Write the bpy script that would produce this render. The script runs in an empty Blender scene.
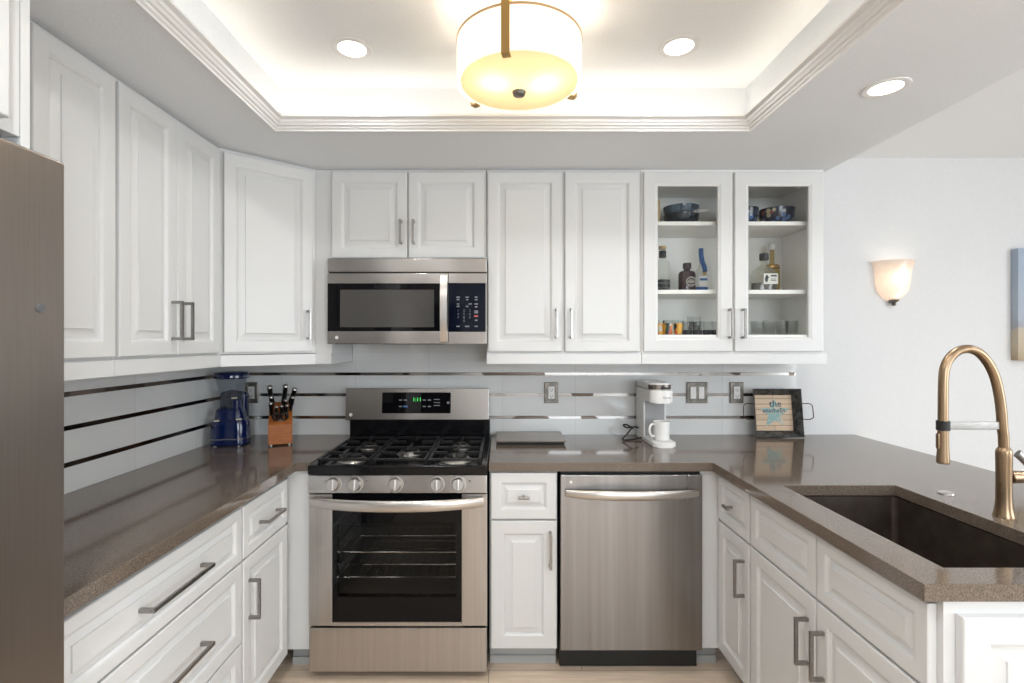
import bpy, bmesh, math, random
from mathutils import Matrix, Vector
PI = math.pi
R = math.radians
random.seed(7)
scene = bpy.context.scene
COL = scene.collection

# ------------------------------------------------------------------ camera, world, exposure, large lights
CAM_Y, CAM_Z = -2.83, 1.435
FPX = 505.0
cam_data = bpy.data.cameras.new('camera')
cam_data.sensor_width = 36.0
cam_data.lens = FPX / 1024 * 36.0
cam_data.shift_x = 10.0 / 1024
cam_data.shift_y = 0.0
cam_data.clip_start = 0.05
cam = bpy.data.objects.new('camera', cam_data)
cam.location = (0, CAM_Y, CAM_Z)
cam.rotation_euler = (R(90), 0, 0)
COL.objects.link(cam)
scene.camera = cam

scene.view_settings.view_transform = 'Standard'
scene.view_settings.look = 'None'
scene.view_settings.gamma = 1.0
scene.view_settings.use_curve_mapping = False
scene.view_settings.exposure = 0.46

world = bpy.data.worlds.new('world')
world.use_nodes = True
scene.world = world
wn = world.node_tree.nodes
wl = world.node_tree.links
bg = wn['Background']
sky = wn.new('ShaderNodeTexSky')
sky.sky_type = 'HOSEK_WILKIE'
sky.sun_direction = (0.4, -0.5, 0.75)
sky.turbidity = 4.0
wl.new(sky.outputs[0], bg.inputs[0])
bg.inputs[1].default_value = 0.9


def area(name, loc, rot, sx, sy, power, color, spread=180):
    l = bpy.data.lights.new(name, 'AREA')
    l.shape = 'RECTANGLE'
    l.size, l.size_y = sx, sy
    l.energy = power
    l.color = color
    l.spread = R(spread)
    o = bpy.data.objects.new(name, l)
    o.location = loc
    o.rotation_euler = rot
    COL.objects.link(o)
    return o


DAY = (0.86, 0.94, 1.0)
# frontal fill at the added rear window; daylight through the dining side window
area('fill_rear', (1.35, -5.93, 1.65), (R(90), 0, 0), 2.0, 1.15, 46, DAY)
area('daylight_side', (4.33, -3.4, 1.45), (R(90), 0, R(90)), 2.6, 1.45, 56, DAY)

# ------------------------------------------------------------------ mesh helpers
class MB:
    """Collects shapes into one mesh; M maps the shape's own frame into the object's frame."""
    def __init__(self, M=None):
        self.bm = bmesh.new()
        self.M = M or Matrix.Identity(4)

    def v(self, p):
        return self.bm.verts.new(self.M @ Vector(p))

    def face(self, vs):
        try:
            return self.bm.faces.new(vs)
        except ValueError:
            return None

    def box(self, x0, x1, y0, y1, z0, z1, bev=0.0, seg=2):
        vs = [self.v(p) for p in ((x0, y0, z0), (x1, y0, z0), (x1, y1, z0), (x0, y1, z0),
                                  (x0, y0, z1), (x1, y0, z1), (x1, y1, z1), (x0, y1, z1))]
        fs = [self.face([vs[i] for i in q]) for q in ((0, 3, 2, 1), (4, 5, 6, 7), (0, 1, 5, 4), (1, 2, 6, 5), (2, 3, 7, 6), (3, 0, 4, 7))]
        if bev > 0:
            es = list({e for f in fs for e in f.edges})
            bmesh.ops.bevel(self.bm, geom=es, offset=bev, segments=seg, affect='EDGES', profile=0.5)
        return self

    def prism(self, poly, z0, z1, bev=0.0, seg=2):
        lo = [self.v((x, y, z0)) for x, y in poly]
        hi = [self.v((x, y, z1)) for x, y in poly]
        n = len(poly)
        fs = [self.face(list(reversed(lo))), self.face(hi)]
        for i in range(n):
            fs.append(self.face([lo[i], lo[(i + 1) % n], hi[(i + 1) % n], hi[i]]))
        if bev > 0:
            es = list({e for f in fs[:2] for e in f.edges})
            bmesh.ops.bevel(self.bm, geom=es, offset=bev, segments=seg, affect='EDGES', profile=0.5)
        return self

    def lathe(self, prof, c=(0, 0, 0), seg=32, sx=1.0, sy=1.0, close=True):
        rings = []
        for r, z in prof:
            if r < 1e-6:
                rings.append([self.v((c[0], c[1], c[2] + z))])
            else:
                rings.append([self.v((c[0] + r * sx * math.cos(2 * PI * k / seg), c[1] + r * sy * math.sin(2 * PI * k / seg), c[2] + z)) for k in range(seg)])
        for a, b in zip(rings, rings[1:]):
            for k in range(seg):
                k2 = (k + 1) % seg
                if len(a) == 1 and len(b) == 1:
                    continue
                if len(a) == 1:
                    self.face([a[0], b[k2], b[k]])
                elif len(b) == 1:
                    self.face([a[k], a[k2], b[0]])
                else:
                    self.face([a[k], a[k2], b[k2], b[k]])
        if close:
            if len(rings[0]) > 1:
                self.face(list(reversed(rings[0])))
            if len(rings[-1]) > 1:
                self.face(rings[-1])
        return self

    def cyl(self, p0, p1, r0, r1=None, seg=20, bev=0.0):
        r1 = r0 if r1 is None else r1
        p0, p1 = Vector(p0), Vector(p1)
        d = p1 - p0
        L = d.length
        q = d.to_track_quat('Z', 'Y').to_matrix().to_4x4()
        old = self.M
        self.M = old @ Matrix.Translation(p0) @ q
        if bev > 0:
            self.lathe([(max(r0 - bev, 0.0001), 0), (r0, bev), (r1, L - bev), (max(r1 - bev, 0.0001), L)], seg=seg)
        else:
            self.lathe([(r0, 0), (r1, L)], seg=seg)
        self.M = old
        return self

    def sweep(self, pts, section, closed=False, up=(0, 0, 1), scales=None):
        """section: list of (a, b): a along the side axis, b along the up-ish axis."""
        pts = [Vector(p) for p in pts]
        n = len(pts)
        rings = []
        upv = Vector(up)
        prev = None
        for i, p in enumerate(pts):
            if closed:
                t = pts[(i + 1) % n] - pts[i - 1]
            else:
                t = pts[min(i + 1, n - 1)] - pts[max(i - 1, 0)]
            t.normalize()
            if prev is None:
                u = upv - t * upv.dot(t)
                if u.length < 1e-4:
                    u = Vector((1, 0, 0)) - t * t.x
                    if u.length < 1e-4:
                        u = Vector((0, 1, 0))
            else:
                u = prev - t * prev.dot(t)
            u.normalize()
            prev = u
            s = t.cross(u)
            k = scales[i] if scales else 1.0
            rings.append([self.v(p + s * a * k + u * b * k) for a, b in section])
        m = len(section)
        rng = range(n) if closed else range(n - 1)
        for i in rng:
            a, b = rings[i], rings[(i + 1) % n]
            for k in range(m):
                self.face([a[k], a[(k + 1) % m], b[(k + 1) % m], b[k]])
        if not closed:
            self.face(list(reversed(rings[0])))
            self.face(rings[-1])
        return self

    def tube(self, pts, r, seg=12, closed=False, scales=None, flat=1.0):
        sec = [(r * math.cos(2 * PI * k / seg), r * flat * math.sin(2 * PI * k / seg)) for k in range(seg)]
        return self.sweep(pts, sec, closed, scales=scales)

    def rings(self, x0, x1, z0, z1, rr, fill=True, back=True):
        """nested rectangles in the XZ plane, each (inset, y)."""
        rs = []
        for ins, y in rr:
            rs.append([self.v(p) for p in ((x0 + ins, y, z0 + ins), (x1 - ins, y, z0 + ins), (x1 - ins, y, z1 - ins), (x0 + ins, y, z1 - ins))])
        for a, b in zip(rs, rs[1:]):
            for k in range(4):
                self.face([a[k], a[(k + 1) % 4], b[(k + 1) % 4], b[k]])
        if fill:
            self.face(rs[-1])
        if back:
            self.face(list(reversed(rs[0])))
        return self

    def grid_slab(self, xs, ys, inside, z0, z1):
        """slab with holes; cells given by a predicate on the cell centre."""
        def vert(cache, i, j, z):
            if (i, j) not in cache:
                cache[(i, j)] = self.v((xs[i], ys[j], z))
            return cache[(i, j)]
        lo, hi = {}, {}
        on = lambda i, j: 0 <= i < len(xs) - 1 and 0 <= j < len(ys) - 1 and inside((xs[i] + xs[i + 1]) / 2, (ys[j] + ys[j + 1]) / 2)
        for i in range(len(xs) - 1):
            for j in range(len(ys) - 1):
                if not on(i, j):
                    continue
                q = ((i, j), (i + 1, j), (i + 1, j + 1), (i, j + 1))
                self.face([vert(hi, *k, z1) for k in q])
                self.face([vert(lo, *k, z0) for k in reversed(q)])
                for (a, b, di, dj) in ((q[0], q[1], 0, -1), (q[1], q[2], 1, 0), (q[2], q[3], 0, 1), (q[3], q[0], -1, 0)):
                    if not on(i + di, j + dj):
                        self.face([vert(lo, *a, z0), vert(lo, *b, z0), vert(hi, *b, z1), vert(hi, *a, z1)])
        return self

    def text(self, s, size, M, depth=0.0006, font_align='CENTER', spacing=1.0):
        """lettering in the frame M (x along the line, y up, z out)."""
        c = bpy.data.curves.new('lettering', 'FONT')
        c.body = s
        c.size = size
        c.align_x = font_align
        c.align_y = 'CENTER'
        c.extrude = depth
        c.space_character = spacing
        c.resolution_u = 2
        o = bpy.data.objects.new('lettering', c)
        COL.objects.link(o)
        dg = bpy.context.evaluated_depsgraph_get()
        dg.update()
        me = bpy.data.meshes.new_from_object(o.evaluated_get(dg))
        me.transform(self.M @ M)
        self.bm.from_mesh(me)
        bpy.data.objects.remove(o)
        bpy.data.curves.remove(c)
        bpy.data.meshes.remove(me)
        return self


def build(name, mb, mat, parent=None, smooth=35, recalc=True):
    bm = mb.bm
    bmesh.ops.remove_doubles(bm, verts=bm.verts, dist=1e-6)
    if recalc:
        bmesh.ops.recalc_face_normals(bm, faces=bm.faces)
    me = bpy.data.meshes.new(name)
    bm.to_mesh(me)
    bm.free()
    for m in (mat if isinstance(mat, (list, tuple)) else [mat]):
        me.materials.append(m)
    if smooth:
        me.polygons.foreach_set('use_smooth', [True] * len(me.polygons))
        me.set_sharp_from_angle(angle=R(smooth))
    o = bpy.data.objects.new(name, me)
    COL.objects.link(o)
    if smooth:
        wnm = o.modifiers.new('weighted_normal', 'WEIGHTED_NORMAL')
        wnm.keep_sharp = True
    if parent is not None:
        o.parent = parent
    else:
        xs = [v.co for v in me.vertices]
        c = Vector(((min(v.x for v in xs) + max(v.x for v in xs)) / 2, (min(v.y for v in xs) + max(v.y for v in xs)) / 2, min(v.z for v in xs)))
        me.transform(Matrix.Translation(-c))
        o.location = c
    return o


def tag(o, label, cat, group=None, kind=None):
    o['label'] = label
    o['category'] = cat
    if group:
        o['group'] = group
    if kind:
        o['kind'] = kind
    return o


def thing(name, label, cat, loc=(0, 0, 0), rotz=0.0, group=None):
    o = bpy.data.objects.new(name, None)
    o.empty_display_size = 0.05
    o.location = loc
    o.rotation_euler = (0, 0, R(rotz))
    COL.objects.link(o)
    return tag(o, label, cat, group)


def struct(name, mb, mat, smooth=35):
    o = build(name, mb, mat, None, smooth)
    o['kind'] = 'structure'
    return o


def dup(root, loc, rotz=None, label=None):
    r = root.copy()
    COL.objects.link(r)
    r.location = loc
    if rotz is not None:
        r.rotation_euler = (0, 0, R(rotz))
    if label:
        r['label'] = label
    for ch in list(root.children):
        c = ch.copy()
        COL.objects.link(c)
        c.parent = r
        for g in ch.children:
            d = g.copy()
            COL.objects.link(d)
            d.parent = c
    return r


# ------------------------------------------------------------------ materials
def principled(name, col, rough=0.5, metal=0.0, spec=0.5, coat=0.0, coat_rough=0.05, emit=None, estr=0.0):
    m = bpy.data.materials.new(name)
    m.use_nodes = True
    b = m.node_tree.nodes['Principled BSDF']
    b.inputs['Base Color'].default_value = (*col, 1)
    b.inputs['Roughness'].default_value = rough
    b.inputs['Metallic'].default_value = metal
    b.inputs['Specular IOR Level'].default_value = spec
    b.inputs['Coat Weight'].default_value = coat
    b.inputs['Coat Roughness'].default_value = coat_rough
    if emit:
        b.inputs['Emission Color'].default_value = (*emit, 1)
        b.inputs['Emission Strength'].default_value = estr
    return m


def nodes(m):
    return m.node_tree.nodes, m.node_tree.links, m.node_tree.nodes['Principled BSDF']


def add_noise(m, scale, c0, c1, lo=0.35, hi=0.65, stretch=(1, 1, 1), detail=4, bump=0.0, rough=None):
    n, l, b = nodes(m)
    tc = n.new('ShaderNodeTexCoord')
    mp = n.new('ShaderNodeMapping')
    mp.inputs['Scale'].default_value = stretch
    nz = n.new('ShaderNodeTexNoise')
    nz.inputs['Scale'].default_value = scale
    nz.inputs['Detail'].default_value = detail
    rp = n.new('ShaderNodeValToRGB')
    rp.color_ramp.elements[0].position = lo
    rp.color_ramp.elements[1].position = hi
    rp.color_ramp.elements[0].color = (*c0, 1)
    rp.color_ramp.elements[1].color = (*c1, 1)
    l.new(tc.outputs['Object'], mp.inputs[0])
    l.new(mp.outputs[0], nz.inputs['Vector'])
    l.new(nz.outputs['Fac'], rp.inputs[0])
    l.new(rp.outputs[0], b.inputs['Base Color'])
    if bump:
        bp = n.new('ShaderNodeBump')
        bp.inputs['Strength'].default_value = bump
        bp.inputs['Distance'].default_value = 0.002
        l.new(nz.outputs['Fac'], bp.inputs['Height'])
        l.new(bp.outputs[0], b.inputs['Normal'])
    if rough:
        mr = n.new('ShaderNodeMapRange')
        mr.inputs['To Min'].default_value, mr.inputs['To Max'].default_value = rough
        l.new(nz.outputs['Fac'], mr.inputs[0])
        l.new(mr.outputs[0], b.inputs['Roughness'])
    return m


M = {}
M['white'] = add_noise(principled('cabinet_white', (0.71, 0.71, 0.705), 0.32), 3, (0.705, 0.705, 0.70), (0.72, 0.72, 0.715))
M['white_in'] = principled('cabinet_white_brightened', (0.86, 0.85, 0.825), 0.4)  # cabinet white made paler to brighten the display cabinet's inside
M['wall'] = add_noise(principled('wall_paint', (0.76, 0.765, 0.77), 0.6), 90, (0.71, 0.712, 0.715), (0.73, 0.732, 0.735), bump=0.12)
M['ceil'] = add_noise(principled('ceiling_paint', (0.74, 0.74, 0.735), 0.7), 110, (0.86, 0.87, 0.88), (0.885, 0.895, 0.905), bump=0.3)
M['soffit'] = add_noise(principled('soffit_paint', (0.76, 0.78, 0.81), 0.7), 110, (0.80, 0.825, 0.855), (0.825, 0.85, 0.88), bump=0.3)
M['crown'] = principled('crown_white', (0.82, 0.81, 0.8), 0.35)
M['nickel'] = add_noise(principled('brushed_nickel', (0.36, 0.34, 0.32), 0.32, 1.0), 40, (0.30, 0.285, 0.27), (0.38, 0.365, 0.35), stretch=(1, 1, 12))
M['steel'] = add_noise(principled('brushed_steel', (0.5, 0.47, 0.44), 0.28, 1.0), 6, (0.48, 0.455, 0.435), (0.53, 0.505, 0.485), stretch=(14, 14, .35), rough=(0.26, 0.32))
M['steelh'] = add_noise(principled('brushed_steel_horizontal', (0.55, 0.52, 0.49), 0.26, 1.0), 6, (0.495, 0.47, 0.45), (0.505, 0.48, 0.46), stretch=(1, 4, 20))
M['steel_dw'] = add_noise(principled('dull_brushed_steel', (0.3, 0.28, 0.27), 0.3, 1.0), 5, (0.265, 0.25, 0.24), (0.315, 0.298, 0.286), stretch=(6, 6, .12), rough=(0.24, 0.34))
M['steeld'] = principled('satin_steel_handle', (0.6, 0.57, 0.54), 0.3, 1.0)
M['fridge'] = add_noise(principled('grey_brown_steel', (0.4, 0.36, 0.33), 0.35, 1.0), 8, (0.285, 0.248, 0.222), (0.305, 0.268, 0.242), stretch=(1, 30, .6), rough=(0.3, 0.4))
for k_ in ('steel', 'steel_dw', 'steelh'):
    n_, l_, b_ = nodes(M[k_])
    tg = n_.new('ShaderNodeTangent')
    tg.direction_type = 'RADIAL'
    tg.axis = 'Z'
    l_.new(tg.outputs[0], b_.inputs['Tangent'])
    b_.inputs['Anisotropic'].default_value = 0.75
    b_.inputs['Anisotropic Rotation'].default_value = 0.25
M['fridge_dark'] = principled('dark_cabinet_grey', (0.05, 0.05, 0.052), 0.5)
M['black_gloss'] = principled('black_enamel', (0.005, 0.005, 0.006), 0.12, spec=.3)
M['black_glass'] = principled('black_glass', (0.004, 0.004, 0.005), 0.03, spec=.22)
M['black_matte'] = principled('black_matte', (0.012, 0.012, 0.012), 0.55)
M['black_grip'] = principled('black_knife_grip', (0.006, 0.006, 0.006), 0.35, spec=.3)
M['iron'] = add_noise(principled('cast_iron', (0.01, 0.01, 0.01), 0.38, spec=.35), 180, (0.005, 0.005, 0.005), (0.011, 0.011, 0.011), bump=0.3)
M['alum'] = principled('cast_aluminium', (0.55, 0.53, 0.5), 0.35, 1.0)
M['chrome'] = principled('chrome', (0.75, 0.75, 0.75), 0.1, 1.0)
M['screen'] = add_noise(principled('oven_screen', (0.06, 0.058, 0.055), 0.18), 900, (0.05, 0.048, 0.045), (0.085, 0.08, 0.075))
M['oven_in'] = principled('oven_enamel', (0.11, 0.105, 0.1), 0.4)
M['keypad_glass'] = principled('blue_reflection_glass', (0.003, 0.005, 0.014), 0.06, spec=.3)  # blue reflection painted into the keypad glass colour
M['print'] = principled('pale_print', (0.45, 0.45, 0.45), 0.5)
M['print_dim'] = principled('dim_print', (0.2, 0.21, 0.22), 0.5)
M['print_dark'] = principled('dark_print', (0.12, 0.12, 0.13), 0.5)
M['red'] = principled('red_print', (0.5, 0.12, 0.1), 0.5)
M['blue_print'] = principled('blue_print', (0.06, 0.16, 0.35), 0.5)
M['green_led'] = principled('green_led', (0.0, 0.1, 0.02), 0.5, emit=(0.08, 1.0, 0.15), estr=0.9)
M['porcelain'] = principled('white_plastic', (0.8, 0.79, 0.77), 0.25)
M['mug'] = principled('white_glaze', (0.8, 0.79, 0.77), 0.12)
M['grey_plastic'] = principled('grey_plastic', (0.32, 0.32, 0.32), 0.4)
M['dark_chrome'] = add_noise(principled('smoked_chrome', (0.2, 0.17, 0.15), 0.2, 1.0), 5, (0.16, 0.14, 0.125), (0.24, 0.21, 0.19))
M['blue'] = principled('blue_gloss_plastic', (0.0015, 0.009, 0.058), 0.12, coat=0.5)
M['cream'] = principled('cream_button', (0.62, 0.58, 0.47), 0.4)
M['bronze'] = add_noise(principled('champagne_bronze', (0.5, 0.34, 0.2), 0.28, 1.0), 10, (0.31, 0.215, 0.132), (0.38, 0.27, 0.175), stretch=(6, 6, .4), rough=(0.24, 0.34))
M['brass'] = principled('antique_brass', (0.5, 0.32, 0.12), 0.35, 1.0)
M['sink'] = add_noise(principled('bronze_sink_steel', (0.15, 0.12, 0.1), 0.4, 0.85), 14, (0.13, 0.104, 0.085), (0.18, 0.146, 0.12), stretch=(1, 1, 1))
M['slab'] = principled('taupe_slab', (0.2, 0.165, 0.14), 0.25)
M['galv'] = add_noise(principled('weathered_zinc', (0.08, 0.08, 0.078), 0.5, 0.5), 38, (0.035, 0.034, 0.033), (0.15, 0.15, 0.148))
M['rust'] = principled('rusted_wire', (0.09, 0.045, 0.03), 0.5, 0.6)
M['teal'] = add_noise(principled('faded_teal_paint', (0.3, 0.42, 0.4), 0.7), 45, (0.27, 0.43, 0.42), (0.58, 0.50, 0.40), lo=0.45, hi=0.62)
M['teal_dark'] = principled('dark_teal_paint', (0.02, 0.085, 0.13), 0.7)
M['plate'] = add_noise(principled('pewter_plate', (0.2, 0.185, 0.165), 0.4, 0.9), 30, (0.15, 0.138, 0.12), (0.26, 0.24, 0.215))
M['toe'] = principled('grey_toe_kick', (0.42, 0.43, 0.43), 0.45)
M['lens'] = principled('lamp_lens', (0.9, 0.9, 0.88), 0.4, emit=(1.0, 0.93, 0.82), estr=5.0)


def glass(name, tint=(1, 1, 1), fres=1.45, rough=0.0, base=None, body=0.0):
    """thin clear glass: transparent straight through, mirror by Fresnel, optional body colour."""
    m = bpy.data.materials.new(name)
    m.use_nodes = True
    n, l = m.node_tree.nodes, m.node_tree.links
    n.clear()
    out = n.new('ShaderNodeOutputMaterial')
    tr = n.new('ShaderNodeBsdfTransparent')
    tr.inputs[0].default_value = (*tint, 1)
    gl = n.new('ShaderNodeBsdfGlossy')
    gl.inputs['Roughness'].default_value = rough
    fr = n.new('ShaderNodeFresnel')
    fr.inputs[0].default_value = fres
    mx = n.new('ShaderNodeMixShader')
    last = tr
    if base:
        df = n.new('ShaderNodeBsdfDiffuse')
        df.inputs[0].default_value = (*base, 1)
        m2 = n.new('ShaderNodeMixShader')
        m2.inputs[0].default_value = body
        l.new(tr.outputs[0], m2.inputs[1])
        l.new(df.outputs[0], m2.inputs[2])
        last = m2
    ge = n.new('ShaderNodeNewGeometry')
    fac = n.new('ShaderNodeMath')
    fac.operation = 'MULTIPLY_ADD'          # mirror only on the outer faces of the thin glass
    l.new(ge.outputs['Backfacing'], fac.inputs[0])
    fac.inputs[1].default_value = -1.0
    fac.inputs[2].default_value = 1.0
    fm = n.new('ShaderNodeMath')
    fm.operation = 'MULTIPLY'
    l.new(fac.outputs[0], fm.inputs[0])
    l.new(fr.outputs[0], fm.inputs[1])
    l.new(fm.outputs[0], mx.inputs[0])
    l.new(last.outputs[0], mx.inputs[1])
    l.new(gl.outputs[0], mx.inputs[2])
    l.new(mx.outputs[0], out.inputs[0])
    return m


M['pane'] = glass('clear_pane', (0.995, 1.0, 0.995), 1.33)
M['window_pane'] = glass('window_pane', (0.9, 0.95, 1.0))
M['oven_pane'] = glass('smoked_oven_pane', (0.8, 0.79, 0.78), 1.28)
M['bottle_clear'] = glass('bottle_glass', (0.95, 0.965, 0.95), 1.4, base=(0.6, 0.61, 0.56), body=0.14)
M['bottle_amber'] = glass('amber_glass', (0.85, 0.72, 0.42), 1.5, base=(0.35, 0.25, 0.08), body=0.25)
M['tumbler'] = glass('tumbler_glass', (0.975, 0.985, 0.98), 1.35, base=(0.6, 0.62, 0.6), body=0.06)
M['jar'] = glass('jar_plastic', (0.88, 0.9, 0.92), 1.5, base=(0.3, 0.32, 0.36), body=0.08)


def shade_mat(name, col, trans, emit, estr):
    m = bpy.data.materials.new(name)
    m.use_nodes = True
    n, l = m.node_tree.nodes, m.node_tree.links
    n.clear()
    out = n.new('ShaderNodeOutputMaterial')
    df = n.new('ShaderNodeBsdfDiffuse')
    df.inputs[0].default_value = (*col, 1)
    tl = n.new('ShaderNodeBsdfTranslucent')
    tl.inputs[0].default_value = (*trans, 1)
    gl = n.new('ShaderNodeBsdfGlossy')
    gl.inputs['Roughness'].default_value = 0.08
    m1 = n.new('ShaderNodeMixShader')
    m1.inputs[0].default_value = 0.6
    m2 = n.new('ShaderNodeMixShader')
    m2.inputs[0].default_value = 0.05
    em = n.new('ShaderNodeEmission')
    em.inputs[0].default_value = (*emit, 1)
    em.inputs[1].default_value = estr
    ad = n.new('ShaderNodeAddShader')
    l.new(df.outputs[0], m1.inputs[1])
    l.new(tl.outputs[0], m1.inputs[2])
    l.new(m1.outputs[0], m2.inputs[1])
    l.new(gl.outputs[0], m2.inputs[2])
    l.new(m2.outputs[0], ad.inputs[0])
    l.new(em.outputs[0], ad.inputs[1])
    l.new(ad.outputs[0], out.inputs[0])
    return m


M['drum'] = shade_mat('cream_drum_glass', (0.75, 0.73, 0.68), (0.8, 0.77, 0.68), (1.0, 0.9, 0.72), 0.40)
M['diffuser'] = shade_mat('amber_diffuser_glass', (0.6, 0.54, 0.44), (0.75, 0.66, 0.5), (1.0, 0.74, 0.42), 0.22)
M['sconce_glass'] = shade_mat('frosted_sconce_glass', (0.8, 0.76, 0.72), (0.85, 0.76, 0.68), (1.0, 0.8, 0.66), 0.06)


def quartz():
    m = principled('brown_quartz', (0.13, 0.105, 0.088), 0.09, spec=0.6)
    n, l, b = nodes(m)
    tc = n.new('ShaderNodeTexCoord')
    v = n.new('ShaderNodeTexVoronoi')
    v.inputs['Scale'].default_value = 260
    nz = n.new('ShaderNodeTexNoise')
    nz.inputs['Scale'].default_value = 340
    nz.inputs['Detail'].default_value = 2
    rp = n.new('ShaderNodeValToRGB')
    e = rp.color_ramp.elements
    e[0].position, e[0].color = 0.30, (0.092, 0.071, 0.055, 1)
    e[1].position, e[1].color = 0.72, (0.215, 0.168, 0.133, 1)
    k = e.new(0.5)
    k.color = (0.134, 0.104, 0.081, 1)
    l.new(tc.outputs['Object'], v.inputs['Vector'])
    l.new(tc.outputs['Object'], nz.inputs['Vector'])
    mx = n.new('ShaderNodeMath')
    mx.operation = 'MULTIPLY_ADD'
    mx.inputs[1].default_value = 0.25
    l.new(v.outputs['Distance'], mx.inputs[0])
    l.new(nz.outputs['Fac'], mx.inputs[2])
    sb = n.new('ShaderNodeMath')
    sb.operation = 'SUBTRACT'
    sb.inputs[1].default_value = 0.1
    l.new(mx.outputs[0], sb.inputs[0])
    l.new(sb.outputs[0], rp.inputs[0])
    l.new(rp.outputs[0], b.inputs['Base Color'])
    return m


M['quartz'] = quartz()


def tile_mat(name, axis, phase, zlines):
    """pale grey glass tile, joints every 0.41 m along axis and at the heights zlines (object origin at world origin)."""
    m = principled(name, (0.5, 0.515, 0.525), 0.07)
    n, l, b = nodes(m)
    g = n.new('ShaderNodeNewGeometry')
    s = n.new('ShaderNodeSeparateXYZ')
    l.new(g.outputs['Position'], s.inputs[0])

    def math_(op, a, bv=None):
        k = n.new('ShaderNodeMath')
        k.operation = op
        l.new(a, k.inputs[0])
        if bv is not None:
            if hasattr(bv, 'is_linked') or hasattr(bv, 'links'):
                l.new(bv, k.inputs[1])
            else:
                k.inputs[1].default_value = bv
        return k.outputs[0]
    u = math_('DIVIDE', math_('ADD', s.outputs[axis], phase), 0.41)
    fr = math_('FRACT', u)
    j = math_('LESS_THAN', fr, 0.006)
    for z in zlines:
        d = math_('ABSOLUTE', math_('SUBTRACT', s.outputs['Z'], z))
        j = math_('MAXIMUM', j, math_('LESS_THAN', d, 0.0012))
    cell = n.new('ShaderNodeTexWhiteNoise')
    cell.noise_dimensions = '1D'
    l.new(math_('FLOOR', u), cell.inputs['W'])
    rp = n.new('ShaderNodeValToRGB')
    rp.color_ramp.elements[0].color = (0.70, 0.705, 0.70, 1)
    rp.color_ramp.elements[1].color = (0.73, 0.735, 0.73, 1)
    l.new(cell.outputs['Value'], rp.inputs[0])
    mx = n.new('ShaderNodeMixRGB')
    l.new(j, mx.inputs[0])
    l.new(rp.outputs[0], mx.inputs[1])
    mx.inputs[2].default_value = (0.58, 0.58, 0.575, 1)
    l.new(mx.outputs[0], b.inputs['Base Color'])
    return m


ROWS = (1.254, 1.138, 1.012)
M['tile_back'] = tile_mat('grey_glass_tile_back', 'X', 8.2 - 1.64, (1.376,))
M['tile_left'] = tile_mat('grey_glass_tile_left', 'Y', 8.2 + 0.37, (1.376,))


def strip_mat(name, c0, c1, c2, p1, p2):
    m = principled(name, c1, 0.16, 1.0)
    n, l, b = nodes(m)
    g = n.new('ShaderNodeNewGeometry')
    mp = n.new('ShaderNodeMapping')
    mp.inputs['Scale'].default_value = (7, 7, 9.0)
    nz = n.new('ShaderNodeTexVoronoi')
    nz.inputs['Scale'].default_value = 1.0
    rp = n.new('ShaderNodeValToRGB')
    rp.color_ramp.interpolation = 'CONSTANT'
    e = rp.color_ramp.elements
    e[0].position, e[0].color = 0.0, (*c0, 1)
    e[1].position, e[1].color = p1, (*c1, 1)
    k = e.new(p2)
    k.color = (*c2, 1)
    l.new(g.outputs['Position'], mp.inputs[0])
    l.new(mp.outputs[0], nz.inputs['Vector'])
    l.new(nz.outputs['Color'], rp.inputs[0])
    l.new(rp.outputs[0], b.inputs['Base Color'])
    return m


M['strip'] = strip_mat('metal_strip_light_reflection', (0.12, 0.095, 0.08), (0.42, 0.395, 0.375), (0.5, 0.48, 0.465), 0.28, 0.62)  # bright and dark reflections painted as segment colours
M['strip_dark'] = strip_mat('metal_strip_dark_reflection', (0.075, 0.058, 0.048), (0.12, 0.094, 0.078), (0.2, 0.165, 0.14), 0.5, 0.8)  # same strip darkened, dark reflections on the left wall put into its colour


def wood_mat(name, c0, c1, stretch, scale=4, rough=0.45):
    return add_noise(principled(name, c0, rough), scale, c0, c1, lo=0.3, hi=0.7, stretch=stretch, detail=6)


M['oak'] = wood_mat('orange_oak', (0.27, 0.075, 0.014), (0.42, 0.135, 0.028), (3, 3, 20), 5)
M['tan_wood'] = wood_mat('tan_wood', (0.42, 0.28, 0.13), (0.55, 0.4, 0.22), (30, 30, 2))
M['cork'] = wood_mat('pale_cork', (0.45, 0.3, 0.14), (0.58, 0.42, 0.23), (20, 20, 20))


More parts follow.
